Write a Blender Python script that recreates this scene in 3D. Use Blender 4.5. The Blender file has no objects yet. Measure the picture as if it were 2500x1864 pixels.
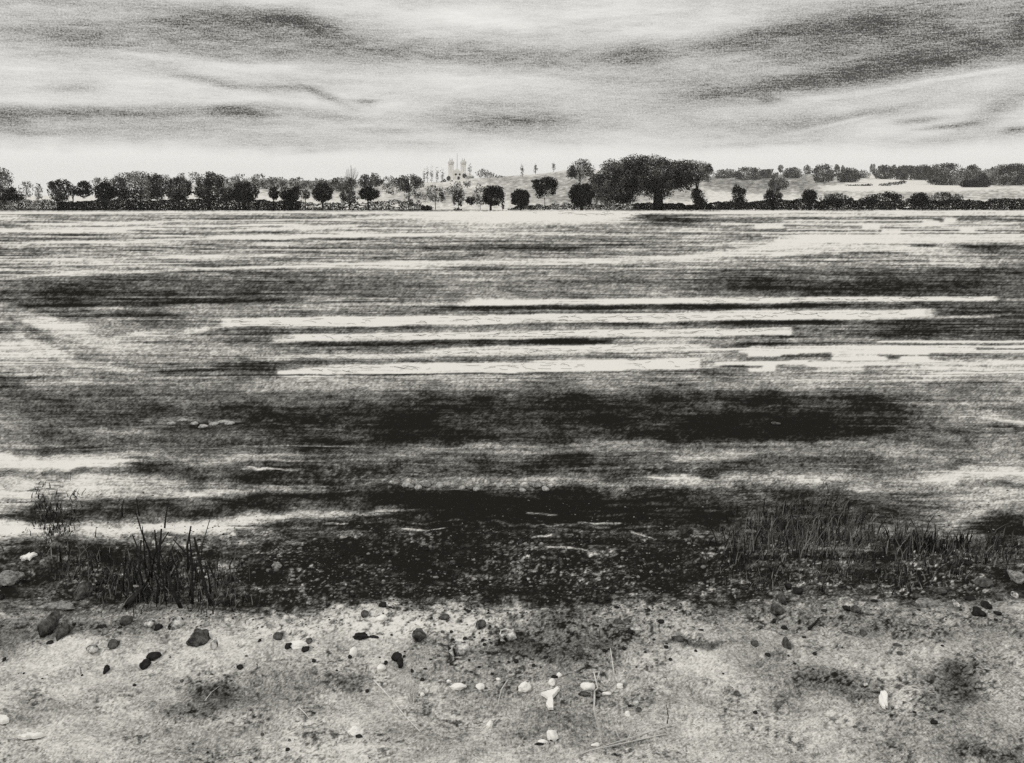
import bpy, bmesh, math, random
import numpy as np
from mathutils import Vector, Matrix

random.seed(7)
rng = np.random.default_rng(7)
SC = bpy.context.scene
COL = SC.collection

# ------------------------------------------------------------------ view geometry
F = 2680.0            # focal length in photograph pixels (photograph 2500 wide)
CX, HY = 1250.0, 497.0  # principal column, eye-level row
CAMZ = 1.7

def at(px, py, Y):
    """world point on the sight line through photograph pixel (px,py) at distance Y"""
    return ((px - CX) / F * Y, Y, CAMZ - (py - HY) / F * Y)

# ------------------------------------------------------------------ numpy noise
def _h(ix, iy, seed):
    n = (ix.astype(np.int64) * 374761393 + iy.astype(np.int64) * 668265263 + (int(seed) * 1442695041 % 4294967291)) & 0xFFFFFFFF
    n = ((n ^ (n >> 13)) * 1274126177) & 0xFFFFFFFF
    n = (n ^ (n >> 16)) & 0xFFFFFFFF
    n = (n * 2246822519) & 0xFFFFFFFF
    n = n ^ (n >> 15)
    return (n & 0xFFFFFF) / float(0xFFFFFF)

def vnoise(x, y, seed=0):
    x0 = np.floor(x); y0 = np.floor(y)
    fx = x - x0; fy = y - y0
    fx = fx * fx * (3 - 2 * fx); fy = fy * fy * (3 - 2 * fy)
    a = _h(x0, y0, seed); b = _h(x0 + 1, y0, seed)
    c = _h(x0, y0 + 1, seed); d = _h(x0 + 1, y0 + 1, seed)
    return (a * (1 - fx) + b * fx) * (1 - fy) + (c * (1 - fx) + d * fx) * fy

def fbm(x, y, o=4, seed=0, r=.55):
    s = 0; a = 1.; t = 0
    for i in range(o):
        s = s + a * vnoise(x * 2 ** i, y * 2 ** i, seed + i * 17); t += a; a *= r
    return s / t

def sig(x): return 1 / (1 + np.exp(-np.clip(x, -30, 30)))

# ------------------------------------------------------------------ materials
PAPER = (.807, .791, .753)
INK = (.0155, .015, .0135)

def new_mat(name):
    m = bpy.data.materials.new(name); m.use_nodes = True
    nt = m.node_tree
    b = nt.nodes['Principled BSDF']
    b.inputs['Roughness'].default_value = .95
    b.inputs['Specular IOR Level'].default_value = .0
    return m, nt, b

def N(nt, t, **kw):
    n = nt.nodes.new(t)
    for k, v in kw.items(): setattr(n, k, v)
    return n

def mth(nt, op, a, b=None, c=None, clamp=False):
    n = N(nt, 'ShaderNodeMath', operation=op, use_clamp=clamp)
    for i, v in enumerate((a, b, c)):
        if v is None: continue
        if isinstance(v, (int, float)): n.inputs[i].default_value = v
        else: nt.links.new(v, n.inputs[i])
    return n.outputs[0]

def mixcol(nt, f, a, b):
    n = N(nt, 'ShaderNodeMix', data_type='RGBA')
    if isinstance(f, (int, float)): n.inputs[0].default_value = f
    else: nt.links.new(f, n.inputs[0])
    for i, v in ((6, a), (7, b)):
        if isinstance(v, tuple): n.inputs[i].default_value = v + (1,)
        else: nt.links.new(v, n.inputs[i])
    return n.outputs[2]

def noise(nt, vec, scale, detail=4, rough=.55, dist=0):
    n = N(nt, 'ShaderNodeTexNoise')
    n.inputs['Scale'].default_value = scale; n.inputs['Detail'].default_value = detail
    n.inputs['Roughness'].default_value = rough; n.inputs['Distortion'].default_value = dist
    if vec is not None: nt.links.new(vec, n.inputs['Vector'])
    return n.outputs['Fac']

def mapping(nt, vec, scale=(1, 1, 1), rot=(0, 0, 0), loc=(0, 0, 0)):
    n = N(nt, 'ShaderNodeMapping')
    n.inputs['Scale'].default_value = scale; n.inputs['Rotation'].default_value = rot; n.inputs['Location'].default_value = loc
    nt.links.new(vec, n.inputs['Vector'])
    return n.outputs[0]

def soil_material(name, depth_stretch, base_scale, detail, soft, bump):
    """earth and stubble: the share of pale straw to dark soil comes from the sheet's own patchwork (attribute 'straw')"""
    m, nt, b = new_mat(name)
    at_ = N(nt, 'ShaderNodeAttribute', attribute_name='straw')
    tc = N(nt, 'ShaderNodeTexCoord')
    v1 = mapping(nt, tc.outputs['Object'], (1, depth_stretch, 1))
    n1 = noise(nt, v1, base_scale, detail, .85)
    u = mth(nt, 'MULTIPLY', mth(nt, 'SUBTRACT', .5, n1), soft)
    c = at_.outputs['Fac']
    # crumbs and straw break up the middle tones; bare dark soil and clean stubble stay whole
    k = mth(nt, 'MULTIPLY', mth(nt, 'MULTIPLY', c, mth(nt, 'SUBTRACT', 1.03, c)), 4.0)
    f = mth(nt, 'MULTIPLY_ADD', u, mth(nt, 'ADD', mth(nt, 'MULTIPLY', k, .93), .03), c, clamp=True)
    nt.links.new(mixcol(nt, f, INK, PAPER), b.inputs['Base Color'])
    bp = N(nt, 'ShaderNodeBump'); bp.inputs['Strength'].default_value = bump; bp.inputs['Distance'].default_value = .02
    nt.links.new(n1, bp.inputs['Height']); nt.links.new(bp.outputs[0], b.inputs['Normal'])
    return m

def mottled(name, a, b_, scale, contrast=2.2, bump=.5, dist=.01, detail=6, rough=.65):
    m, nt, b = new_mat(name)
    tc = N(nt, 'ShaderNodeTexCoord')
    n = noise(nt, tc.outputs['Object'], scale, detail, rough)
    f = mth(nt, 'MULTIPLY_ADD', mth(nt, 'SUBTRACT', n, .5), contrast, .5, clamp=True)
    nt.links.new(mixcol(nt, f, a, b_), b.inputs['Base Color'])
    bp = N(nt, 'ShaderNodeBump'); bp.inputs['Strength'].default_value = bump; bp.inputs['Distance'].default_value = dist
    nt.links.new(n, bp.inputs['Height']); nt.links.new(bp.outputs[0], b.inputs['Normal'])
    return m

def leaf_material(name, a, b_):
    m, nt, b = new_mat(name)
    at_ = N(nt, 'ShaderNodeAttribute', attribute_name='leaf_tone')
    nt.links.new(mixcol(nt, at_.outputs['Fac'], a, b_), b.inputs['Base Color'])
    return m

def g(v): return (v, v * .985, v * .95)

M = {}
M['ground'] = soil_material('field soil and stubble', .34, 130, 4, 1.6, .15)
M['hill'] = soil_material('hill pasture', .5, .5, 7, 2.0, .1)
M['leaf_black'] = leaf_material('near black foliage', g(.014), g(.05))
M['leaf_dark'] = leaf_material('dark foliage', g(.016), g(.25))
M['leaf_mid'] = leaf_material('grey foliage', g(.03), g(.48))
M['leaf_pale'] = leaf_material('pale grey foliage', g(.06), g(.55))  # on the church poplars, distance fade is put into this leaf colour
M['bark'] = mottled('dark bark', g(.009), g(.028), 3.0)
M['bark_pale'] = mottled('pale grey bark', g(.12), g(.3), 3.0)
M['stone_dark'] = mottled('dark wet stone', g(.014), g(.17), 38, 3.2, .7, .004)
M['stone_black'] = mottled('black stone', g(.012), g(.045), 45, 2.4, .6, .004)
M['stone_grey'] = mottled('grey stone', g(.035), g(.42), 60, 3.0, .7, .004)
M['stone_white'] = mottled('chalky white stone', g(.8), g(.9), 30, 2.5, .2, .004)
M['stone_pale'] = mottled('pale rough stone', g(.16), g(.62), 50, 3.0, .7, .004)
M['stone_split'] = mottled('dark stone with pale streaks', g(.015), g(.75), 26, 5.0, .7, .004)
M['clod'] = leaf_material('soil crumbs', g(.02), g(.62))
M['stalk'] = mottled('dark dry stalk', g(.012), g(.05), 60)
M['straw'] = mottled('pale dry straw', g(.5), g(.85), 60)
M['blade'] = leaf_material('grass blades', g(.014), g(.3))
M['plaster'] = mottled('haze paled plaster', g(.82), g(.93), .55, 4.0)  # pale plaster, lifted further to carry distance haze in the colour
M['slate'] = mottled('haze paled roof tiles', g(.62), g(.85), .9, 3.0)  # roof colour paled to imitate distance haze
M['opening'] = mottled('dark window opening', g(.015), g(.03), 2.0)
M['copper'] = mottled('haze paled dome sheet', g(.5), g(.82), .8, 3.0)  # dome colour paled for the hazy distance, not by weather
M['iron'] = mottled('haze paled iron', g(.14), g(.3), 2.0)  # iron lightened, distance haze is in its colour

# ------------------------------------------------------------------ mesh helpers
def mesh_obj(name, verts, faces, mat, parent=None, loc=(0, 0, 0), smooth=False, attr=None):
    """verts Nx3 array, faces list or MxK array; one mesh object"""
    me = bpy.data.meshes.new(name)
    verts = np.asarray(verts, dtype=np.float32)
    if isinstance(faces, np.ndarray):
        k = faces.shape[1]; nf = faces.shape[0]
        me.vertices.add(len(verts)); me.vertices.foreach_set('co', verts.ravel())
        me.loops.add(nf * k); me.loops.foreach_set('vertex_index', faces.astype(np.int32).ravel())
        me.polygons.add(nf)
        me.polygons.foreach_set('loop_start', np.arange(0, nf * k, k, dtype=np.int32))
        me.update(calc_edges=True)
    else:
        me.from_pydata([tuple(map(float, v)) for v in verts], [], faces)
    if attr:
        for an, vals in attr.items():
            a = me.attributes.new(an, 'FLOAT', 'POINT')
            a.data.foreach_set('value', np.asarray(vals, dtype=np.float32))
    me.validate()
    if smooth:
        me.polygons.foreach_set('use_smooth', np.ones(len(me.polygons), dtype=bool))
    if mat: me.materials.append(mat)
    o = bpy.data.objects.new(name, me); COL.objects.link(o)
    o.location = loc
    if parent: o.parent = parent
    return o

def tag(o, label=None, cat=None, group=None, kind=None):
    if label: o['label'] = label
    if cat: o['category'] = cat
    if group: o['group'] = group
    if kind: o['kind'] = kind
    return o

def empty(name, loc):
    o = bpy.data.objects.new(name, None); COL.objects.link(o); o.location = loc
    o.empty_display_size = .2
    return o

class MB:
    """collects tubes, boxes and lathes into one mesh"""
    def __init__(s): s.v = []; s.f = []
    def tube(s, pts, radii, n=6):
        base = len(s.v); P = [Vector(p) for p in pts]
        for i, p in enumerate(P):
            d = (P[min(i + 1, len(P) - 1)] - P[max(i - 1, 0)])
            d = d.normalized() if d.length > 1e-9 else Vector((0, 0, 1))
            a = d.cross(Vector((0, 1, 0)) if abs(d.y) < .9 else Vector((1, 0, 0))).normalized(); b = d.cross(a)
            r = radii[i] if hasattr(radii, '__len__') else radii
            for k in range(n):
                t = 2 * math.pi * k / n
                s.v.append(tuple(p + a * (r * math.cos(t)) + b * (r * math.sin(t))))
        for i in range(len(P) - 1):
            for k in range(n):
                q = (k + 1) % n
                s.f.append((base + i * n + k, base + i * n + q, base + (i + 1) * n + q, base + (i + 1) * n + k))
        s.f.append(tuple(base + k for k in range(n))[::-1])
        s.f.append(tuple(base + (len(P) - 1) * n + k for k in range(n)))
        return s
    def box(s, x0, x1, y0, y1, z0, z1):
        b = len(s.v)
        s.v += [(x0, y0, z0), (x1, y0, z0), (x1, y1, z0), (x0, y1, z0), (x0, y0, z1), (x1, y0, z1), (x1, y1, z1), (x0, y1, z1)]
        s.f += [tuple(b + i for i in q) for q in ((3, 2, 1, 0), (4, 5, 6, 7), (0, 1, 5, 4), (1, 2, 6, 5), (2, 3, 7, 6), (3, 0, 4, 7))]
        return s
    def lathe(s, cx, cy, prof, n=16):
        b = len(s.v)
        for r, z in prof:
            for k in range(n):
                t = 2 * math.pi * k / n; s.v.append((cx + r * math.cos(t), cy + r * math.sin(t), z))
        for i in range(len(prof) - 1):
            for k in range(n):
                q = (k + 1) % n
                s.f.append((b + i * n + k, b + i * n + q, b + (i + 1) * n + q, b + (i + 1) * n + k))
        s.f.append(tuple(b + k for k in range(n))[::-1]); s.f.append(tuple(b + (len(prof) - 1) * n + k for k in range(n)))
        return s
    def build(s, name, mat, parent=None, loc=(0, 0, 0), smooth=False):
        return mesh_obj(name, s.v, s.f, mat, parent, loc, smooth)

# ------------------------------------------------------------------ the patchwork of the field
K = 2500 / 2216.0
def soft(T, x, y, cx, cy, lx, ly, tone, k=1., rot=0., p=1.3):
    c, s_ = math.cos(math.radians(rot)), math.sin(math.radians(rot))
    dx, dy = x - cx, y - cy
    u = (dx * c + dy * s_) / lx; v = (-dx * s_ + dy * c) / ly
    w = k * np.exp(-np.power(u * u + v * v, p))
    return T + (tone - T) * w

_tx = np.arange(-4000, 9000, 6.)
_t1 = fbm(_tx / 60, _tx * 0, 3, 7); _t2 = fbm(_tx / 200, _tx * 0, 3, 9); _t3 = fbm(_tx / 9, _tx * 0, 2, 13, .8)
def band(T, x, y, x0, x1, ya, yb, th, tone, k=1., fx=14., fy=1.2, curve=0., taper=0.):
    m = (np.abs(y - (ya + yb) / 2) < abs(ya - yb) / 2 + th * 2 + fy * 6 + abs(curve) * 2 + 6)
    xs, ys = x[m], y[m]
    t = (xs - x0) / (x1 - x0)
    yc = ya + (yb - ya) * t + curve * 4 * t * (1 - t) + (np.interp(xs + ya * 7, _tx, _t2) - .5) * min(th, 14) * .5
    d = (ys - yc)
    hh = th / 2 * (1 + taper * (t - .5) * 2) * (.80 + .4 * np.interp(xs + ya * 3, _tx, _t1))
    rag = np.interp(ys * 60 + ya * 11, _tx, _t3) - .5                 # every rake line ends somewhere else
    rl = (fx * 3 + 70) * rag
    w = k * sig((xs - x0 - rl + 18) / fx * 4) * sig((x1 - xs + rl * .9 - 6) / fx * 4) * sig((hh - np.abs(d)) / fy * 2)
    T = T.copy(); T[m] = T[m] + (tone - T[m]) * w
    return T

def field_straw(px, py):
    """tone (0 dark soil .. 1 pale stubble) of the flat field; x, y are image coordinates, scaled from the image pixels px, py"""
    x = px / K; y = py / K  # image coordinates, in which the tone strokes below are placed
    dep = np.clip((y - 450) / 1200, 0, 1.3)
    wob = (fbm(x / 70, y / (9 + 50 * dep), 4, 3) - .5)
    mid = sig((y - 590) / 20) * sig((1325 - y) / 12)
    xr = x + (fbm(x / 60, y / (10 + 40 * dep), 3, 11) - .5) * (30 + 60 * dep) + (fbm(x / 420, y / 4.5, 3, 12, .7) - .5) * 170 * mid
    drag = (fbm(x / 330, y / 5.5 + x / 900, 4, 14, .62) - .5) * 2
    yr = y + wob * (5 + 46 * dep)
    T = np.full_like(x, .56)
    S = lambda *a, **k: soft(T, xr, yr, *a, **k)
    B = lambda *a, **k: band(T, x, y + wob * 2.2, *a, **k)
    Bs = lambda *a, **k: band(T, xr, yr, *a, **k)
    # far fields
    T = S(350, 530, 900, 60, .60)
    T = S(1150, 473, 320, 22, .90, p=2)
    T = S(1060, 500, 480, 14, .66)
    T = S(1455, 476, 80, 14, .30, rot=-4)
    T = S(1400, 470, 40, 6, .25)
    T = S(1900, 490, 360, 30, .58)
    T = S(1120, 540, 340, 26, .50)
    T = S(1100, 536, 180, 9, .34); T = S(1035, 553, 24, 6, .25)
    T = S(840, 520, 170, 14, .46)
    T = S(1560, 540, 140, 10, .5)
    # white swoosh across the far field
    T = B(760, 1530, 578, 558, 11, .88, .85, fx=120, fy=3)
    T = B(1430, 1780, 563, 520, 13, .88, .9, fx=60, fy=3, curve=4)
    T = B(1660, 2190, 518, 520, 18, .90, .95, fx=60, fy=3)
    T = B(1600, 2060, 545, 538, 26, .86, .85, fx=80, fy=4)
    T = B(1690, 1910, 553, 548, 6, .2, .9, fx=60, fy=2)
    T = B(2060, 2200, 534, 538, 8, .2, .9, fx=40, fy=2); T = B(1965, 2010, 531, 532, 5, .35, .8)
    T = B(2050, 2190, 556, 553, 4, .3, .7, fx=30)
    T = S(2000, 574, 220, 12, .66)
    T = B(120, 820, 598, 572, 7, .9, .9, fx=70, fy=1.6, curve=-3)
    T = B(0, 170, 604, 590, 6, .88, .9, fx=30)
    T = B(0, 450, 563, 556, 6, .85, .7, fx=90, fy=2)
    T = B(420, 1000, 516, 507, 6, .92, .95, fx=60)
    T = B(0, 560, 530, 514, 5, .9, .8, fx=60); T = B(60, 620, 497, 486, 4, .92, .9, fx=60)
    T = B(0, 260, 501, 500, 6, .92, .95, fx=30); T = B(600, 760, 491, 489, 7, .9, .9, fx=20)
    T = B(0, 900, 486, 472, 4, .92, .9, fx=90); T = B(-200, 2500, 461, 459, 5, .95, .9, fx=30)
    T = B(1530, 2216, 469, 464, 5, .92, .85, fx=60)
    for yy, a, c in ((478, 1700, 2010), (486, 1560, 2180), (497, 1700, 2216), (504, 1600, 2120), (511, 1650, 2216)):
        T = B(a, c, yy, yy - 1, 3, .92, .95, fx=10, fy=.8)
    for xx, yy, w in ((1880, 491, 14), (2010, 484, 14), (2052, 478, 9), (1925, 503, 16), (2090, 500, 12), (1660, 492, 26), (20, 499, 22)):
        T = B(xx - w, xx + w, yy, yy, 9, .92, .95, fx=5)
    # broad grey field
    T = S(300, 628, 440, 28, .32, p=2); T = S(700, 615, 170, 24, .36); T = S(430, 600, 250, 12, .45)
    T = S(1000, 620, 300, 26, .58); T = S(1000, 600, 60, 18, .68)
    T = S(1850, 612, 440, 32, .28, p=2); T = S(2160, 600, 110, 56, .3); T = S(1700, 590, 160, 12, .44)
    T = S(2100, 568, 120, 10, .72)
    T = B(0, 620, 664, 650, 9, .14, .9, fx=60, fy=3); T = B(0, 330, 688, 682, 10, .14, .9, fx=60, fy=3)
    T = S(300, 710, 320, 26, .42); T = S(2080, 705, 250, 60, .32, p=2)
    T = S(1200, 730, 720, 70, .50, k=.7)
    # pale strips
    T = B(610, 1140, 668, 655, 10, .82, .8, fx=40, fy=3); T = B(1000, 2140, 655, 646, 11, .93, .97, fx=20, fy=1.4)
    T = B(930, 1760, 668, 662, 9, .10, .95, fx=50, fy=2); T = B(1700, 1960, 662, 666, 9, .22, .7, fx=40, fy=3)
    T = B(480, 1560, 700, 686, 20, .96, 1., fx=8, fy=1.2); T = B(1490, 1990, 687, 679, 21, .96, 1., fx=40, fy=1.2, taper=-.15)
    T = B(1850, 2130, 692, 685, 5, .85, .8, fx=30)
    T = B(1080, 1560, 702, 700, 8, .24, .85, fx=60, fy=3); T = B(1540, 1780, 700, 697, 9, .14, .9, fx=50, fy=3); T = B(850, 1100, 706, 704, 4, .4, .7, fx=40, fy=2)
    T = B(588, 1705, 733, 717, 16, .94, .98, fx=7, fy=1.4)
    T = B(600, 1300, 748, 738, 10, .26, .85, fx=60, fy=3)
    T = S(560, 730, 60, 14, .40)
    T = B(515, 1250, 776, 760, 12, .88, .9, fx=40, fy=2.4); T = B(900, 1500, 760, 752, 15, .94, .95, fx=40, fy=1.6)
    T = B(1320, 1480, 742, 739, 14, .82, .8, fx=20)
    T = B(600, 1400, 783, 776, 8, .48, .7, fx=60, fy=3)
    T = B(600, 1505, 804, 788, 22, .96, 1., fx=7, fy=1.2)
    T = B(1490, 1640, 797, 790, 6, .8, .8, fx=40); T = B(1450, 1560, 760, 758, 6, .86, .8)
    T = B(540, 1500, 813, 804, 3, .2, .8, fx=40)
    for a, c, yy, h in ((1600, 2216, 762, 4), (1620, 2216, 752, 3), (1800, 2000, 773, 12), (1620, 1720, 768, 10), (1620, 1670, 797, 14), (1745, 1860, 796, 14), (1860, 2216, 787, 5), (1500, 2100, 757, 3), (1900, 2216, 741, 3), (1550, 1740, 787, 4)):
        T = B(a, c, yy, yy - 2, h * 1.4 + 1, .96, 1., fx=6)
    for a, c, yy, h in ((1690, 1790, 772, 7), (1700, 1760, 800, 9), (1900, 2120, 770, 3), (1920, 1940, 775, 9), (1560, 1640, 795, 5)):
        T = B(a, c, yy, yy - 1, h, .34, .9, fx=8)
    # left swirl
    S2 = lambda *a, **k: soft(T, x + (fbm(x / 40, y / 10, 2, 81) - .5) * 24, y + wob * 8, *a, **k)
    T = S2(160, 765, 260, 70, .66, p=2); T = S2(60, 700, 130, 14, .88, rot=6); T = S2(190, 728, 150, 16, .88, rot=20); T = S2(330, 768, 150, 14, .76, rot=14); T = S2(120, 810, 160, 12, .74, rot=12); T = S2(300, 725, 60, 5, .85, rot=-6); T = S2(420, 715, 40, 6, .8, rot=-8)
    T = S2(60, 775, 60, 22, .78); T = S2(170, 792, 130, 12, .72, rot=10); T = S2(420, 775, 140, 20, .62)
    T = S2(40, 845, 80, 26, .40, rot=15); T = S2(60, 880, 60, 14, .66)
    T = S2(480, 800, 260, 6, .32, rot=-2); T = S2(520, 795, 80, 12, .38)
    T = S2(75, 718, 90, 9, .36, rot=26, k=.6); T = S2(60, 742, 40, 12, .84, rot=40); T = S2(20, 760, 22, 30, .8, rot=20); T = S2(130, 768, 70, 8, .82, rot=35); T = S2(260, 800, 120, 9, .78, rot=8); T = S2(100, 742, 80, 6, .34, rot=24, k=.5)
    for q in range(9):
        T = S2(690 + q * 52, 832 + (q % 3) * 3, 34, 3.2, .82, rot=28, k=.7)
    # middle distance
    T = S(900, 832, 420, 18, .66); T = S(1200, 835, 300, 16, .62); T = S(1980, 815, 260, 24, .70); T = S(2140, 800, 110, 20, .78)
    T = S(280, 862, 360, 34, .38)
    T = S(1080, 908, 900, 62, .25, p=2); T = S(1500, 885, 440, 44, .2, p=2.4); T = S(1690, 914, 300, 46, .13, p=1.7); T = S(1560, 947, 360, 16, .12)
    T = S(700, 930, 400, 42, .17, p=2.6); T = S(430, 915, 100, 26, .2); T = S(440, 912, 70, 8, .55, k=.7); T = S(980, 955, 350, 16, .2)
    T = S(150, 930, 170, 40, .48); T = S(110, 935, 90, 8, .72); T = S(270, 935, 70, 7, .8); T = S(20, 960, 50, 30, .68)
    T = S(2120, 890, 120, 50, .56); T = S(2170, 903, 60, 8, .82, rot=14); T = S(2060, 930, 110, 30, .5); T = S(2190, 925, 50, 12, .22); T = S(1850, 965, 200, 8, .6, k=.6)
    T = B(90, 780, 974, 966, 2.4, .86, .9, fx=90, fy=.8)
    T = Bs(700, 1750, 972, 956, 9, .66, .7, fx=160, fy=5)
    T = S(300, 960, 420, 60, .36, k=.7); T = S(1100, 1005, 460, 34, .30); T = S(1300, 978, 260, 12, .52); T = S(1560, 990, 120, 14, .68); T = S(1700, 1000, 140, 18, .52); T = S(1450, 1030, 160, 16, .24); T = S(1800, 1010, 260, 26, .36)
    T = S(600, 1010, 200, 14, .38); T = S(640, 1030, 300, 26, .18); T = S(520, 996, 90, 10, .72); T = S(560, 1018, 60, 3, .85)
    T = S(120, 1000, 280, 16, .88, p=2); T = S(175, 1005, 50, 7, .93); T = S(350, 1008, 80, 16, .3); T = S(230, 1022, 180, 8, .36)
    T = S(130, 1058, 240, 26, .82, p=2); T = S(330, 1050, 90, 16, .62); T = S(490, 1067, 130, 10, .86); T = S(590, 1058, 50, 8, .7); T = S(400, 1085, 180, 14, .38)
    T = S(105, 1092, 60, 30, .26, p=2); T = S(128, 1095, 20, 12, .82); T = S(95, 1050, 10, 26, .4)
    T = S(1560, 1045, 150, 16, .68); T = S(1480, 1036, 60, 8, .8); T = S(1760, 1045, 120, 16, .66); T = S(1950, 1010, 160, 18, .36); T = S(1800, 1000, 120, 14, .4)
    T = S(2110, 1030, 150, 18, .82, p=2); T = S(2160, 1060, 90, 8, .34); T = S(2120, 1085, 110, 22, .78); T = S(2050, 1100, 90, 40, .58)
    T = S(2020, 985, 100, 14, .64)
    # dark wet band
    T = S(1080, 1100, 680, 50, .12, p=3); T = S(1500, 1090, 220, 30, .26); T = S(620, 1100, 190, 30, .24, p=2)
    T = Bs(-60, 160, 1124, 1108, 22, .13, 1., fx=60, fy=6); T = S(250, 1105, 180, 20, .24)
    T = Bs(-60, 118, 1142, 1136, 28, .96, 1., fx=6, fy=5); T = Bs(40, 470, 1162, 1133, 22, .95, 1., fx=50, fy=5); T = Bs(350, 760, 1128, 1108, 18, .86, .95, fx=120, fy=7)
    T = S(100, 1195, 160, 30, .4); T = S(200, 1240, 360, 84, .21, p=2.4)
    T = S(1120, 1232, 740, 104, .11, p=4); T = S(620, 1300, 170, 44, .16, p=2); T = S(1500, 1270, 160, 46, .13, p=2); T = S(930, 1285, 240, 36, .17, p=2)
    T = S(760, 1150, 140, 14, .38, k=.8); T = S(830, 1228, 60, 14, .46, k=.7); T = S(1190, 1186, 90, 8, .4, k=.6)
    T = S(1340, 1175, 90, 5, .4, k=.5)
    T = S(1770, 1110, 260, 46, .2, p=2); T = S(1640, 1080, 110, 24, .2); T = S(1930, 1100, 90, 30, .34); T = S(1960, 1150, 60, 20, .55)
    T = S(1760, 1180, 180, 26, .34); T = S(2000, 1232, 460, 74, .17, p=2.6); T = S(2200, 1150, 110, 34, .12, p=2); T = S(2110, 1190, 140, 22, .22)
    T = S(1770, 1255, 120, 24, .26); T = S(1820, 1192, 90, 10, .6, k=.7)
    T = S(1150, 1132, 400, 2.5, .6, k=.6, rot=1)
    # pale foreground
    fg = sig((yr + (fbm(x / 16, y / 9, 3, 87, .65) - .5) * 62 - (1338 - 26 * np.exp(-((x - 900) / 260) ** 2) - 36 * np.exp(-((x - 1500) / 300) ** 2) - 14 * np.exp(-((x - 2000) / 300) ** 2))) / 7)
    Tf = np.full_like(x, .72) + (fbm(x / 130, y / 60, 3, 85) - .5) * .34
    SF = lambda *a, **k: soft(Tf, xr, yr, *a, **k)
    Tf = SF(1000, 1362, 460, 34, .86); Tf = SF(520, 1395, 170, 40, .80); Tf = SF(130, 1430, 170, 60, .80); Tf = SF(30, 1370, 60, 40, .48); Tf = SF(200, 1350, 200, 24, .5)
    Tf = SF(1230, 1345, 90, 30, .44); Tf = SF(1330, 1390, 80, 60, .5); Tf = SF(1560, 1440, 110, 50, .84, rot=25); Tf = SF(1400, 1440, 90, 40, .74)
    Tf = SF(1130, 1392, 80, 40, .38); Tf = SF(1230, 1405, 70, 46, .42); Tf = SF(960, 1390, 60, 24, .62); Tf = SF(1180, 1450, 90, 30, .6)
    Tf = SF(1850, 1335, 320, 50, .53); Tf = SF(2100, 1370, 160, 60, .56); Tf = SF(1870, 1460, 60, 24, .84); Tf = SF(1950, 1420, 200, 24, .72)
    Tf = SF(1780, 1475, 110, 34, .46, rot=6); Tf = SF(1890, 1490, 90, 22, .5); Tf = SF(2075, 1490, 70, 60, .34); Tf = SF(2010, 1540, 110, 30, .5); Tf = SF(1950, 1530, 40, 40, .82)
    Tf = SF(2000, 1600, 260, 60, .58); Tf = SF(2160, 1640, 120, 24, .48); Tf = SF(1700, 1600, 180, 60, .72); Tf = SF(2170, 1480, 50, 60, .72)
    Tf = SF(455, 1508, 70, 34, .30); Tf = SF(560, 1520, 40, 22, .32); Tf = SF(390, 1530, 110, 26, .5); Tf = SF(640, 1480, 150, 60, .56); Tf = SF(760, 1478, 50, 20, .44)
    Tf = SF(90, 1475, 130, 40, .72); Tf = SF(100, 1550, 80, 40, .62); Tf = SF(150, 1600, 110, 36, .80); Tf = SF(360, 1600, 200, 50, .68); Tf = SF(520, 1610, 160, 40, .6)
    Tf = SF(680, 1625, 160, 36, .82); Tf = SF(830, 1530, 140, 60, .70); Tf = SF(1040, 1500, 90, 40, .58); Tf = SF(1180, 1570, 90, 40, .52); Tf = SF(1330, 1590, 110, 40, .58)
    Tf = SF(1250, 1500, 60, 30, .54); Tf = SF(1450, 1520, 160, 50, .66); Tf = SF(1560, 1580, 120, 50, .76); Tf = SF(1640, 1420, 90, 50, .62); Tf = SF(930, 1600, 140, 40, .62)
    Tf = SF(1500, 1387, 90, 8, .28, k=.7); Tf = SF(760, 1630, 90, 20, .78); Tf = SF(20, 1640, 80, 20, .74); Tf = SF(300, 1480, 120, 40, .72); Tf = SF(700, 1420, 120, 40, .72)
    # crusty pits in the pale ground, pale rubble in the dark soil
    rub = np.exp(-np.power(np.abs(x - 1130) / 1000, 4)) * np.exp(-np.power(np.abs(y - 1232) / 96, 4)) + .8 * np.exp(-np.power(np.abs(x - 2000) / 260, 4)) * np.exp(-np.power(np.abs(y - 1240) / 70, 4)) + .5 * np.exp(-np.power(np.abs(x - 1200) / 700, 4)) * np.exp(-((y - 1040) / 40) ** 4) + .45 * np.exp(-((x - 280) / 260) ** 4) * np.exp(-((y - 1240) / 80) ** 4)
    sp = fbm(x / 9, y / 6.2, 2, 131, .6); sp2 = fbm(x / 4.2, y / 3.0, 2, 137, .7); area = fbm(x / 60, y / 40, 3, 139)
    T = T + rub * np.clip(area * 2.4 - .55, 0, 1) * (.34 * sig((sp - .68) / .02) + .30 * sig((sp2 - .70) / .02))
    pit = fbm(x / 10, y / 7, 3, 141, .65); pit2 = fbm(x / 4.6, y / 3.6, 2, 143, .7); wh = fbm(x / 75, y / 42, 3, 145)
    dense = np.clip(wh * 2.6 - .95, 0, 1) + .7 * np.exp(-((x - 1150) / 200) ** 2 - ((y - 1400) / 60) ** 2) + .5 * np.exp(-((x - 1830) / 160) ** 2 - ((y - 1480) / 40) ** 2) + .6 * np.exp(-((x - 2080) / 90) ** 2 - ((y - 1490) / 60) ** 2) + .5 * np.exp(-((x - 470) / 110) ** 2 - ((y - 1510) / 40) ** 2) + .9 * np.exp(-((x - 1100) / 900) ** 2 - ((y - 1345) / 28) ** 2)
    Tf = Tf - np.clip(dense, 0, 1) * (.30 * sig((pit - .62) / .02) + .24 * sig((pit2 - .68) / .02))
    T = T * (1 - fg) + Tf * fg
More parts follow.
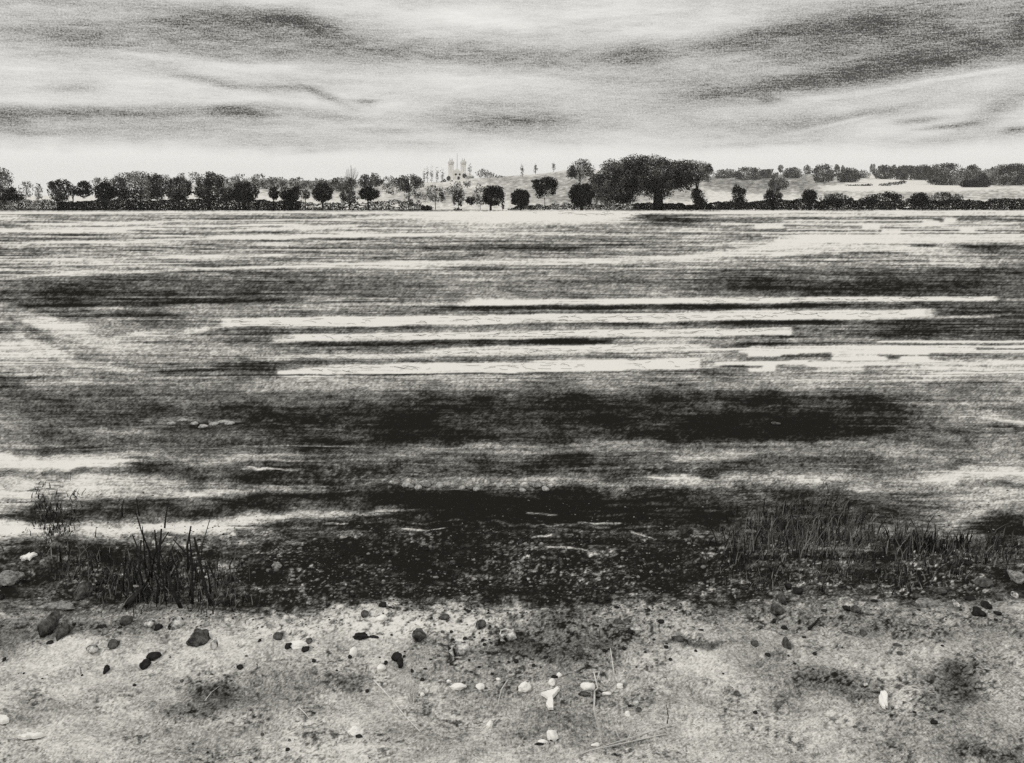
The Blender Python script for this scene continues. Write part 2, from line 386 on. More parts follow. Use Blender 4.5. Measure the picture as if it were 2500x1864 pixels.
    # raked streaks: strong far away, gentle nearby
    amp = .23 * sig((596 - y) / 8) + .10 * np.exp(-np.clip(y - 640, 0, None) / 200) + .07
    left = .10 * sig((900 - x) / 80) * sig((600 - y) / 20)
    st = (fbm(x / 150, y / 2.6 - x / 500, 3, 41, .7) - .5) * 2
    st2 = (fbm(x / 46, y / 3.2, 3, 57, .7) - .5) * 2
    keep = 1 - .85 * sig((T - .80) / .025)                    # clean pale strips stay clean
    far = 1 - .75 * sig((y - 1310) / 20)
    T = T + (st * (amp + left) + st2 * .07) * keep * far + drag * mid * (.08 + .13 * np.clip(T, 0, .7)) * keep
    # rake lines: long thin dark and pale lines through the strip field
    rk = fbm(x / 420, y / 1.9 + x / 700, 3, 47, .75); zone = sig((y - 636) / 6) * sig((838 - y) / 8)
    T = T - .24 * sig((rk - .61) / .018) * zone * (.35 + .65 * vnoise(x / 160, y / 14, 49))
    rk2 = fbm(x / 360, y / 2.1 + x / 800 + 40, 3, 48, .75)
    T = T + .13 * sig((rk2 - .62) / .02) * (zone * .8 + sig((596 - y) / 8) * .9 + .5 * mid * sig((y - 960) / 10) * sig((1090 - y) / 10))
    for a, c, ya, yb in ((1250, 1335, 1128, 1130), (1140, 1192, 1108, 1113), (1368, 1402, 1148, 1158), (868, 955, 1147, 1147), (700, 742, 1132, 1133), (1150, 1185, 1166, 1160), (1180, 1260, 1184, 1190)):
        T = band(T, x, y + wob * 6, a, c, ya, yb, 2.6, .85, .85, 8, .8)  # short pale dashes painted as glints across the dark band
    # crumb and clump clusters
    wash = (fbm(x / 110, y / 26, 3, 83) - .5) * 2
    T = T + wash * .20 * mid * keep
    cl = (fbm(x / 14, y / 8, 3, 71, .7) - .5) * 2
    cl2 = (fbm(x / 48, y / 24, 4, 73, .6) - .5) * 2
    T = T + cl * (.12 - .05 * fg) * keep + cl2 * (.20 - .07 * sig((y - 1330) / 12)) * keep * sig((y - 1000) / 100)
    gr = (_h(np.floor(x / 1.5), np.floor(y / 1.3), 91) - .5) * 1.3 + (vnoise(x / 3.4, y / 2.4, 93) - .5) * 1.2
    T = T + gr * (.08 + .17 * np.clip(T, 0, .7)) * (1 - .8 * sig((T - .88) / .02)) * (1 - .25 * fg) * (1 - .8 * sig((T - .82) / .03))
    T = .5 + (T - .5) * 1.10 - .02
    return np.clip(T, .04, .965)

def lin(T):
    return np.where(T <= .04045, T / 12.92, ((T + .055) / 1.055) ** 2.4)

def straw(T):
    return np.clip((lin(T) - .021) / (.79 - .021), 0, 1)

def sheet(name, Xg, Yg, Zg, T, mat):
    r, c = Xg.shape
    idx = np.arange(r * c).reshape(r, c)
    fc = np.stack([idx[:-1, :-1], idx[:-1, 1:], idx[1:, 1:], idx[1:, :-1]], -1).reshape(-1, 4)
    return mesh_obj(name, np.stack([Xg, Yg, Zg], -1).reshape(-1, 3), fc, mat, None, (0, 0, 0), True, {'straw': straw(T).ravel()})

def ground_z(X, Y):
    n = np.clip((20 - Y) / 16, 0, 1)
    return ((fbm(X * 2.2, Y * 2.2, 4, 5) - .5) * .05 + (fbm(X * 11, Y * 11, 3, 6, .6) - .5) * .022 * np.clip((9 - Y) / 5, 0, 1)) * n

rows = np.concatenate([[1 / 2.0], (np.linspace(1985, 516, 700) - HY) / (F * CAMZ), (np.linspace(515.5, 499, 34) - HY) / (F * CAMZ), [1 / 2600.]])
Yr = 1 / rows
Yr = np.concatenate([[-25., -4., .6], Yr])
cols = np.concatenate([-np.geomspace(9, .6, 12), np.linspace(-.57, .57, 780), np.geomspace(.6, 9, 12)])
Xg = cols[None, :] * np.maximum(Yr, 3.0)[:, None]
Yg = np.repeat(Yr[:, None], len(cols), 1)
Ys = np.maximum(Yg, 2.6)
T = field_straw(CX + F * Xg / Ys, HY + F * CAMZ / Ys)
tag(sheet('ground', Xg, Yg, ground_z(Xg, Yg), T, M['ground']), kind='structure')

# ------------------------------------------------------------------ the low hill behind the hedges
SKY_X = np.array([-900, 0, 250, 420, 560, 640, 780, 900, 1000, 1060, 1110, 1180, 1250, 1330, 1400, 1480, 1600, 1740, 1860, 2000, 2150, 2300, 2500, 3400.])
SKY_Y = np.array([482, 482, 477, 456, 446, 440, 442, 444, 447, 444, 440, 434, 430, 423, 414, 416, 421, 431, 427, 424, 424, 430, 430, 434.])
HY0, HY1 = 272., 1500.
def hill_z(X, Y):
    X = np.asarray(X, dtype=float); Y = np.asarray(Y, dtype=float)
    px = CX + F * X / np.maximum(Y, 1)
    top = CAMZ + (HY - np.interp(px, SKY_X, SKY_Y)) / F * HY1
    t = np.clip((Y - HY0) / (HY1 - HY0), 0, 1)
    # rises so that the slope reads as an even bank from the field
    z = top * (t * .75 + .25 * t * t) - .6 * (1 - t)
    over = np.clip((Y - HY1) / 900, 0, 1)
    z = z - over * over * (top * .9)
    return z + (fbm(X / 60, Y / 60, 3, 21) - .5) * 2.2 * t

def terrain_z(X, Y):
    a = hill_z(X, Y)
    return float(np.maximum(a, 0.0)) if Y > HY0 else float(ground_z(np.array([X]), np.array([Y]))[0])

def hill_tone(px, py):
    xr = px + (fbm(px / 40, py / 8, 3, 31) - .5) * 30
    yr = py + (fbm(px / 50, py / 10, 3, 33) - .5) * 8
    T = np.full_like(px, .90)
    S = lambda *a, **k: soft(T, xr, yr, *a, **k)
    T = S(560, 436, 160, 16, .74); T = S(1300, 470, 110, 34, .76); T = S(1420, 440, 100, 22, .66); T = S(1240, 440, 90, 10, .66)
    T = S(1500, 480, 120, 16, .58); T = S(1660, 480, 60, 14, .66); T = S(1800, 445, 110, 14, .6); T = S(1830, 430, 100, 10, .62)
    T = S(1960, 440, 120, 22, .66); T = S(2000, 470, 120, 12, .72); T = S(2250, 478, 140, 10, .66); T = S(2440, 478, 160, 14, .72); T = S(2430, 445, 120, 14, .6)
    T = S(1090, 480, 120, 16, .78); T = S(780, 480, 60, 10, .78); T = S(1200, 505, 120, 8, .84)
    T = S(780, 452, 220, 22, .6); T = S(560, 444, 160, 20, .66); T = S(1060, 478, 110, 18, .66); T = S(1860, 448, 170, 24, .55); T = S(1330, 455, 110, 30, .68); T = S(1420, 485, 120, 16, .6)
    Bn = lambda *a, **k: band(T, px, yr, *a, **k)
    T = Bn(1990, 2360, 461, 459, 15, .94, 1, fx=40, fy=2); T = Bn(2050, 2230, 448, 441, 8, .93, 1, fx=30, fy=2); T = Bn(2300, 2520, 463, 459, 6, .9, .8, fx=30, fy=1.5)
    T = Bn(1730, 1790, 473, 472, 6, .9, .8, fx=15)
    T = T + (fbm(px / 5, py / 3, 3, 35, .85) - .5) * .62 * (1 - sig((T - .88) / .02))
    return np.clip(T, .1, .95)

hr = np.concatenate([np.geomspace(HY0 - 1, HY1, 190), np.linspace(HY1 * 1.02, 2600, 16)])
hc = np.linspace(-.75, .75, 620)
Yh = np.repeat(hr[:, None], len(hc), 1); Xh = hc[None, :] * Yh
Zh = hill_z(Xh, Yh)
tag(sheet('hill', Xh, Yh, Zh, hill_tone(CX + F * Xh / Yh, HY - F * (Zh - CAMZ) / Yh), M['hill']), kind='structure')

def spot(px, py):
    """distance at which the terrain lies on the sight line through the photograph's (px,py)"""
    if py >= 515.5:
        return F * CAMZ / (py - HY)
    ys = np.geomspace(HY0 + 1, HY1 * 1.0, 500)
    xs = (px - CX) / F * ys
    row = HY - F * (np.maximum(hill_z(xs, ys), 0) - CAMZ) / ys
    hit = np.nonzero(row <= py)[0]
    return float(ys[hit[0]]) if len(hit) else HY1

# ------------------------------------------------------------------ foliage
def leaf_cloud(lobes, leaf, cover, hollow, gap, seed):
    """lobes: (x,y,z,rx,ry,rz); returns leaf centres spread through the lobes' volume, with gaps"""
    r = np.random.default_rng(seed)
    out = []
    for (x, y, z, rx, ry, rz) in lobes:
        n = int(cover * math.pi * rx * rz / (leaf * leaf * .55)) + 6
        d = r.normal(size=(n, 3)); d /= np.linalg.norm(d, axis=1)[:, None]
        rad = r.uniform(hollow, 1, n) ** .42
        rad = rad * (1 + (fbm(np.arctan2(d[:, 0], d[:, 2]) * 2.5 + seed, d[:, 1] * 3, 3, seed) - .5) * .5)
        p = d * rad[:, None] * np.array([rx, ry, rz]) + np.array([x, y, z])
        out.append(p)
    P = np.concatenate(out)
    if gap > 0:
        s = max(l[3] for l in lobes) * .22 + leaf
        nn = vnoise(P[:, 0] / s + 7.3 + seed, P[:, 2] / s + P[:, 1] / s * .7, seed + 5)
        P = P[nn > gap * .72]
    return P

def leaf_mesh(name, P, leaf, mat, parent, origin, seed, clump=3.):
    r = np.random.default_rng(seed + 99)
    n = len(P)
    a = r.normal(size=(n, 3)); a /= np.linalg.norm(a, axis=1)[:, None]
    b = np.cross(a, r.normal(size=(n, 3))); b /= np.linalg.norm(b, axis=1)[:, None]
    s = leaf * r.uniform(.55, 1.35, n)[:, None]
    a = a * s * .62; b = b * s * .42
    Q = P - np.asarray(origin)
    V = np.stack([Q - a, Q + b, Q + a, Q - b], 1).reshape(-1, 3)
    Fc = np.arange(n * 4).reshape(n, 4)
    t = np.clip((fbm(P[:, 0] / clump + seed, P[:, 2] / clump + P[:, 1] / clump, 3, seed + 3, .7) - .5) * 2.6 + .4 + r.normal(0, .22, n), 0, 1)
    t = t ** 2
    return mesh_obj(name, V, Fc, mat, parent, (0, 0, 0), False, {'leaf_tone': np.repeat(t, 4)})

_seed = [100]
def px_lobes(lob, Y, origin, thick=.8):
    out = []
    for (cx, cy, rx, ry) in lob:
        X, _, Z = at(cx, cy, Y)
        out.append((X, Y, Z, rx * Y / F, min(rx, ry * 1.3) * thick * Y / F, ry * Y / F))
    return out

def auto_lobes(x0, x1, y0, y1, seed, lumpy=.25, n=7):
    r = random.Random(seed)
    cx, cy, rx, ry = (x0 + x1) / 2, (y0 + y1) / 2, (x1 - x0) / 2, (y1 - y0) / 2
    L = [(cx, cy, rx * .88, ry * .90)]
    for i in range(n):
        t = 2 * math.pi * (i + r.random() * .7) / n
        k = r.uniform(.22, .42) * (1 + lumpy)
        L.append((cx + math.cos(t) * rx * (1 - k) * .98, cy - math.sin(t) * ry * (1 - k) * .98, rx * k, ry * k))
    return L

LEAF_PX = 2.9
def tree(name, cat, label, x0, x1, ytop, ybot, ybase, mat, cover=3.0, gap=.15, Y=None, group=None, trunk=True, tx=None, tw=4., lobes=None,
         bark='bark', lumpy=.25, leafpx=LEAF_PX, hollow=.0, stems=1, clump=None, thick=.8):
    _seed[0] += 1; sd = _seed[0]
    xc = (x0 + x1) / 2 if tx is None else tx
    if Y is None: Y = spot(xc, ybase) if ybase < 505 else 263.0
    X = (xc - CX) / F * Y
    z0 = terrain_z(X, Y) - .05
    root = empty(name, (X, Y, z0)); tag(root, label, cat, group)
    L = lobes or auto_lobes(x0 - (x1 - x0) * .06, x1 + (x1 - x0) * .06, ytop, ybot + 6, sd, lumpy)
    if lobes and trunk and ybase < 512 and (x1 - x0) > 30:
        rr = random.Random(sd * 3); w_ = x1 - x0
        L = L + [(x0 + w_ * rr.uniform(.12, .88), ytop + (ybot - ytop) * rr.uniform(.2, .85), w_ * rr.uniform(.08, .16), (ybot - ytop) * rr.uniform(.1, .2)) for _ in range(8)]
    if name in ('round_tree', 'grove_tree', 'tall_tree', 'squat_tree', 'lobed_tree', 'low_tree') and ybot < 500:
        w_ = x1 - x0
        L = L + [((x0 + x1) / 2 - w_ * .18, ybot - 6, w_ * .2, 8), ((x0 + x1) / 2 + w_ * .18, ybot - 6, w_ * .2, 8), ((x0 + x1) / 2, ybot - 2, w_ * .2, 9)]
    W = px_lobes(L, Y, None, thick)
    lf = leafpx * Y / F
    P = leaf_cloud(W, lf, cover, hollow, gap, sd)
    P = P[P[:, 2] > z0 + .02]
    leaf_mesh('crown', P, lf, M[mat], root, (X, Y, z0), sd, clump or max(lf * 4, (x1 - x0) * Y / F * .16))
    if trunk:
        mb = MB(); r = random.Random(sd)
        ztop = CAMZ - (ytop + (ybot - ytop) * .3 - HY) / F * Y - z0
        w = tw * .55 * Y / F / 2
        for q in range(stems):
            ox = (q - (stems - 1) / 2) * w * 5
            pts = [(ox, 0, 0), (ox * 1.05 + r.uniform(-.4, .4) * w, 0, ztop * .35), (ox * .9 + r.uniform(-1, 1) * w, 0, ztop * .7), (ox * .8 + r.uniform(-1, 1) * w, 0, ztop)]
            mb.tube(pts, [w * 1.25, w, w * .7, w * .3], 7)
        cw = (x1 - x0) * Y / F / 2; cz = CAMZ - ((ytop + ybot) / 2 - HY) / F * Y - z0
        for q in range(5):
            t = r.uniform(.35, .62) * ztop; a = r.uniform(0, 6.28); ln = cw * r.uniform(.4, .75)
            mb.tube([(0, 0, t), (math.cos(a) * ln * .5, math.sin(a) * ln * .35, t + abs(cz - t) * .5 + .1 * ztop), (math.cos(a) * ln, math.sin(a) * ln * .6, max(cz, t) + r.uniform(0, .25) * ztop)], [w * .5, w * .32, w * .1], 5)
        mb.build('trunk', M[bark], root)
    return root

# ---- the left line of trees
tree('tall_tree', 'tree', 'tall pale grey tree cut by the left edge, above the dark sloping bush', -34, 36, 413, 490, 500, 'leaf_mid', 1.5, .35, 285, lobes=[(-2, 440, 34, 30), (6, 424, 18, 14), (14, 470, 24, 22), (-20, 470, 22, 26)], bark='bark', lumpy=.2)
tree('dark_bush', 'bush', 'black wedge-shaped bush sloping down to the right at the far left of the hedge', -30, 64, 458, 500, 512, 'leaf_black', 4, .05, 266, trunk=False, lobes=[(26, 478, 22, 20), (44, 484, 18, 11), (5, 490, 24, 13), (-18, 500, 20, 12), (30, 465, 8, 9)])
tree('small_tree', 'tree', 'faint thin leafed pale tree right of the dark sloping bush', 42, 84, 440, 480, 489, 'leaf_pale', .55, .3, 300, bark='bark_pale', tw=2)
tree('columnar_tree', 'tree', 'faint narrow upright tree just left of the ragged round tree', 84, 104, 445, 490, 490, 'leaf_pale', .7, .3, 300, bark='bark_pale', tw=2)
tree('round_tree', 'tree', 'ragged dark round tree with a greyer lower half, first full tree from the left', 114, 178, 436, 490, 494, 'leaf_dark', 2.6, .3, 267, lobes=[(146, 462, 28, 24), (130, 452, 16, 12), (152, 446, 18, 10), (166, 455, 12, 13), (146, 478, 24, 13), (126, 466, 12, 14)])
tree('low_tree', 'tree', 'low dark tree with three clumps arching over a pale gap', 172, 236, 442, 478, 494, 'leaf_black', 3, .15, 270, tx=178, tw=5, lobes=[(206, 456, 18, 14), (184, 464, 13, 11), (226, 462, 9, 12), (202, 448, 11, 7), (176, 472, 10, 9)])
tree('outlined_tree', 'tree', 'pale faint tree rising between the low arching tree and the wide grove', 222, 278, 430, 456, 486, 'leaf_pale', 1.0, .35, 330, bark='bark_pale', tw=3)
tree('round_tree', 'tree', 'dense dark round tree in front of the wide grey grove, trunk joining the hedge', 231, 284, 442, 488, 500, 'leaf_black', 3.6, .12, 265, tw=14)
tree('grove_tree', 'tree', 'widest grey tree of the left group, mottled with dark clumps', 268, 420, 421, 488, 497, 'leaf_mid', 2.4, .22, 275, tw=8, lobes=[(300, 476, 30, 14), (386, 474, 30, 14), (300, 448, 32, 26), (340, 446, 40, 27), (375, 452, 36, 26), (330, 430, 24, 12), (370, 436, 26, 14), (300, 470, 18, 16), (345, 472, 36, 13), (400, 446, 22, 20)], clump=2.4)
tree('round_tree', 'tree', 'dark domed tree at the right end of the wide grey grove', 402, 470, 431, 488, 497, 'leaf_dark', 3.2, .15, 268, tw=10)
tree('tall_tree', 'tree', 'two tiered dark tree, taller than its neighbours left of the squat black tree', 473, 547, 419, 488, 497, 'leaf_dark', 3.0, .18, 268, tw=12, lobes=[(508, 466, 34, 22), (520, 440, 24, 18), (500, 450, 20, 16), (536, 462, 16, 16), (512, 426, 14, 8), (488, 472, 16, 14)])
tree('low_tree', 'tree', 'small low dark mound of leaves between the two tiered tree and the squat black tree', 535, 572, 455, 488, 497, 'leaf_dark', 2.5, .2, 266, tw=6)
tree('squat_tree', 'tree', 'squat black rounded tree near the dark hedge, left of the two lobed tree', 563, 631, 443, 490, 497, 'leaf_black', 4, .06, 265, tw=14)
tree('low_tree', 'tree', 'small black tree left of the deep two lobed tree on the hedge', 655, 682, 455, 484, 497, 'leaf_black', 3, .12, 265, tw=5)
tree('lobed_tree', 'tree', 'black two lobed tree whose trunk runs down into the hedge', 680, 739, 455, 490, 506, 'leaf_black', 3.6, .08, 264, tw=16, lobes=[(696, 472, 18, 16), (720, 470, 19, 16), (708, 482, 24, 12), (700, 496, 12, 14)])
tree('small_tree', 'tree', 'small dark grey bush like tree right of the two lobed tree', 734, 758, 461, 484, 495, 'leaf_dark', 1.8, .25, 267, tw=3)
tree('round_tree', 'tree', 'dark ball shaped tree right of the two lobed tree, below the grey spreading tree', 763, 813, 445, 490, 497, 'leaf_black', 3.8, .1, 266, tw=9)
tree('spreading_tree', 'tree', 'grey spreading tree behind the dark ball shaped tree, under the bare tree', 804, 872, 430, 466, 478, 'leaf_mid', 2.4, .25, 420, tw=6)
tree('small_tree', 'tree', 'dark grey low tree left of the black tree with a slender trunk', 829, 878, 462, 491, 498, 'leaf_dark', 2.6, .22, 300, tw=6)
tree('slim_trunk_tree', 'tree', 'black flat crowned tree on a slender visible trunk', 876, 927, 456, 487, 511, 'leaf_black', 3.8, .08, 263, tx=899, tw=7)
tree('spreading_tree', 'tree', 'dark ragged tree on the slope right of the bare tree', 872, 936, 421, 458, 470, 'leaf_dark', 2.2, .3, 460, tw=6)
tree('spreading_tree', 'tree', 'dark ragged wide tree on the slope left of the faint poplar row', 962, 1034, 424, 466, 474, 'leaf_dark', 2.2, .34, 430, tw=6)
tree('light_bush', 'bush', 'thin pale bush on the white slope between the two dark ragged trees', 930, 985, 446, 470, 474, 'leaf_mid', 1.0, .4, 430, trunk=False)
tree('light_bush', 'bush', 'sparse speckled bush below the dark ragged wide tree', 985, 1045, 464, 500, 503, 'leaf_mid', .9, .4, 330, trunk=False)
# pale wood on the left skyline
for i, (a, b, t, bt) in enumerate(((428, 500, 418, 446), (500, 560, 424, 450), (560, 612, 424, 452), (610, 652, 422, 450), (648, 700, 430, 456), (700, 752, 431, 458), (746, 800, 433, 456), (630, 676, 432, 462), (676, 716, 438, 464), (715, 770, 440, 466), (770, 826, 436, 464), (930, 970, 428, 452), (600, 640, 432, 464), (540, 590, 430, 462))):
    tree('skyline_tree', 'tree', 'pale thin tree of the faint wood behind the left line of dark trees', a, b, t, bt, 462, 'leaf_mid', 1.0, .42, None, group='pale trees of the faint wood behind the left line', bark='bark_pale', tw=2)

# bare tree
def bare_tree(px, pyb, pyt, w, Y, label):
    X = (px - CX) / F * Y; z0 = terrain_z(X, Y)
    z0 = min(z0, CAMZ - (pyb - HY) / F * Y)
    root = empty('bare_tree', (X, Y, z0)); tag(root, label, 'tree')
    H = CAMZ - (pyt - HY) / F * Y - z0; s = Y / F; r = random.Random(5)
    MB().tube([(0, 0, 0), (.1 * s, 0, H * .2), (0, 0, H * .4)], [1.2 * s, 1.0 * s, .8 * s], 6).build('trunk', M['bark'], root)
    mb = MB()
    for i in range(17):
        t = (i / 16 - .5) * 2; top = H * (1 - .22 * t * t) * r.uniform(.85, 1)
        st = H * r.uniform(.2, .42)
        mb.tube([(0, 0, st), (t * w * .35 * s, r.uniform(-2, 2) * s, st + (top - st) * .45), (t * w * .5 * s + r.uniform(-1, 1) * s, r.uniform(-4, 4) * s, top)], [.55 * s, .4 * s, .18 * s], 4)
    mb.build('branches', M['bark'], root)
bare_tree(859, 440, 403, 34, 640, 'leafless tree with fanned bare branches against the white sky')

# poplars by the church
for i, (a, b, t, bb, lab) in enumerate(((1031, 1040, 408, 446, 'faint slim poplar, leftmost of the row left of the church'), (1039, 1048, 403, 446, 'faint tall poplar, second from the left in the row by the church'),
        (1048, 1059, 401, 446, 'faint tallest poplar in the middle of the row left of the church'), (1062, 1072, 404, 446, 'faint tall poplar right of the tallest one in the row left of the church'),
        (1075, 1085, 409, 446, 'faintest thin poplar standing next to the left church tower'), (1141, 1153, 397, 428, 'faint pointed poplar close beside the right church tower'))):
    tree('poplar', 'tree', lab, a, b, t, bb, 447, 'leaf_pale', .55, .25, 1440 + i * 5, bark='bark_pale', tw=1.6, group='poplars beside the church', lobes=[((a + b) / 2, (t + bb) / 2, (b - a) / 2, (bb - t) / 2), ((a + b) / 2, (t + bb) / 2 + 5, (b - a) * .42, (bb - t) * .36)], leafpx=2.2)
for a, b, t, bb, lab in ((1269, 1280, 401, 431, 'grey poplar alone on the hill crest, leftmost of the three'), (1301, 1313, 400, 423, 'grey poplar on the hill crest, middle of the three'), (1346, 1357, 395, 416, 'grey poplar on the hill crest nearest the round ridge tree')):
    tree('poplar', 'tree', lab, a, b, t, bb, bb + 1, 'leaf_mid', 1.1, .15, None, bark='bark', tw=1.6, group='lone poplars on the hill crest', lobes=[((a + b) / 2, (t + bb) / 2 + 2, (b - a) / 2, (bb - t) / 2 - 1), ((a + b) / 2, t + (bb - t) * .3, (b - a) * .3, (bb - t) * .34)], leafpx=2.2)
tree('crest_bush', 'bush', 'grey rounded bush right of the church, trailing down along the crest', 1158, 1232, 411, 440, 442, 'leaf_mid', 1.6, .25, 1250, trunk=False, lobes=[(1178, 424, 18, 12), (1196, 428, 14, 8), (1216, 431, 16, 4)])
# speckled bushes below the church
tree('speckled_bush', 'bush', 'speckled bush with a short dark stem below the poplar row', 1036, 1090, 449, 498, 503, 'leaf_mid', 1.5, .38, 300, tw=3, lobes=[(1056, 466, 20, 16), (1066, 482, 22, 14), (1078, 472, 12, 14)])
tree('speckled_bush', 'bush', 'speckled grey bush directly below the church', 1102, 1136, 462, 501, 504, 'leaf_dark', 1.8, .34, 300, tw=2)
tree('speckled_bush', 'bush', 'light speckled bush filling the slope under the church front', 1086, 1180, 440, 478, 482, 'leaf_mid', .9, .42, 420, trunk=False)
tree('dark_shrub', 'bush', 'small dark low shrub left of the big black roadside tree', 1136, 1163, 478, 496, 500, 'leaf_black', 2.2, .2, 300, trunk=False)
tree('speckled_bush', 'bush', 'thin speckled bush touching the left side of the big black tree', 1155, 1190, 455, 500, 506, 'leaf_mid', 1.3, .36, 285, tw=2)
tree('field_tuft', 'bush', 'small grey tuft on the field edge below the speckled bush with a stem', 1026, 1056, 500, 515, 516, 'leaf_dark', 1.8, .25, 262, trunk=False)
tree('field_tuft', 'bush', 'small dark tuft on the field edge left of the big black tree', 1107, 1128, 507, 515, 516, 'leaf_dark', 1.8, .25, 262, trunk=False)
tree('roadside_tree', 'tree', 'large black round tree on two thick stems at the edge of the white field', 1176, 1234, 452, 502, 515, 'leaf_black', 4, .1, 262, tw=9, tx=1198, lobes=[(1204, 478, 27, 24), (1194, 466, 16, 14), (1212, 464, 18, 11), (1222, 478, 12, 16), (1186, 486, 12, 13), (1204, 496, 22, 8), (1228, 500, 4, 14)])
tree('black_bush', 'bush', 'solid black globe bush between the two stemmed tree and the leaning thin trunk tree', 1247, 1294, 460, 504, 508, 'leaf_black', 5, .0, 262, trunk=True, tw=6)
tree('slim_trunk_tree', 'tree', 'dark leaning crown with pale flecks on a thin pole like trunk', 1295, 1365, 430, 487, 501, 'leaf_black', 3.2, .16, 266, tx=1330, tw=2.4, lobes=[(1334, 456, 28, 22), (1316, 454, 18, 14), (1350, 450, 14, 16), (1318, 474, 11, 12), (1338, 440, 20, 9)])
tree('ridge_tree', 'tree', 'light grey round topped tree on the ridge with black clumps, left of the huge tree', 1378, 1454, 388, 440, 446, 'leaf_mid', 2.2, .28, 420, tw=5, lobes=[(1414, 416, 30, 24), (1424, 398, 20, 11), (1438, 414, 16, 18), (1396, 424, 18, 14)])
tree('black_bush', 'bush', 'big black globe tree in front of the ridge tree, left of the huge spreading tree', 1389, 1451, 444, 502, 508, 'leaf_black', 5, .03, 262, tw=12)
tree('huge_tree', 'tree', 'huge spreading dark tree with a thick black trunk and arching boughs', 1436, 1690, 378, 478, 508, 'leaf_dark', 3.0, .07, 266, tx=1607, tw=40, lumpy=.2,
     lobes=[(1560, 424, 66, 40), (1500, 432, 44, 30), (1470, 442, 32, 24), (1620, 426, 58, 36), (1550, 398, 44, 20), (1590, 396, 40, 18), (1660, 424, 40, 30), (1520, 412, 34, 22), (1620, 452, 52, 22), (1560, 456, 46, 20), (1500, 462, 40, 15), (1672, 446, 24, 24), (1462, 458, 24, 14), (1607, 470, 40, 18), (1480, 474, 42, 18), (1530, 470, 34, 18), (1545, 440, 50, 26), (1640, 440, 50, 26), (1520, 486, 24, 14), (1660, 408, 34, 18), (1456, 446, 22, 20)], clump=2.2)
tree('shade_bush', 'bush', 'black low bush in the shade under the huge tree, left of its trunk', 1500, 1556, 468, 502, 506, 'leaf_black', 3.6, .08, 265, trunk=False, lobes=[(1528, 488, 28, 12), (1534, 476, 16, 10)])
tree('under_bush', 'bush', 'grey speckled low bush under the huge tree beside the black globe tree', 1448, 1512, 470, 502, 506, 'leaf_mid', 1.6, .3, 268, trunk=False)
tree('side_tree', 'tree', 'lighter grey dense tree joined to the right side of the huge tree', 1660, 1742, 388, 450, 470, 'leaf_mid', 2.8, .2, 275, tw=8, lobes=[(1696, 416, 34, 26), (1716, 420, 22, 22), (1684, 402, 22, 12), (1724, 412, 14, 16), (1736, 418, 8, 10), (1686, 440, 20, 14)])
tree('dark_shrub', 'bush', 'dark bullet shaped shrub right of the huge tree', 1685, 1727, 459, 500, 505, 'leaf_black', 4.4, .05, 263, trunk=False, lobes=[(1703, 480, 17, 20), (1710, 492, 18, 10), (1698, 470, 12, 11)])
tree('jagged_shrub', 'bush', 'dark shrub with a jagged spiky top on the right hedge', 1782, 1826, 450, 500, 505, 'leaf_black', 3.6, .1, 263, trunk=False, lobes=[(1803, 478, 17, 20), (1800, 460, 10, 10), (1812, 468, 11, 11), (1804, 492, 22, 10), (1792, 466, 6, 9)])
tree('round_tree', 'tree', 'round grey centred dark rimmed tree on the right hedge', 1865, 1910, 456, 500, 508, 'leaf_dark', 3.0, .16, 263, tw=8)
tree('round_tree', 'tree', 'dark mushroom shaped tree on the right hedge, right of the grey centred one', 1957, 1995, 460, 494, 508, 'leaf_black', 3.4, .1, 263, tw=10)
tree('hedge_shrub', 'bush', 'wide black shrub rising out of the right hedge, left of two', 2106, 2204, 467, 498, 508, 'leaf_black', 3.6, .1, 263, trunk=False, lobes=[(2130, 486, 22, 12), (2168, 480, 30, 13), (2190, 484, 16, 11), (2112, 492, 18, 10)])
tree('hedge_shrub', 'bush', 'domed black shrub rising out of the right hedge, right of two', 2222, 2268, 468, 500, 508, 'leaf_black', 3.4, .1, 263, trunk=False)
tree('hedge_shrub', 'bush', 'pale speckled shrub at the right end of the dark shrubs', 2264, 2352, 468, 496, 505, 'leaf_mid', 1.7, .3, 264, trunk=False)
tree('hedge_shrub', 'bush', 'grey speckled shrub between the mushroom shaped tree and the wide black shrub', 2000, 2080, 470, 500, 506, 'leaf_mid', 1.7, .28, 264, trunk=False)

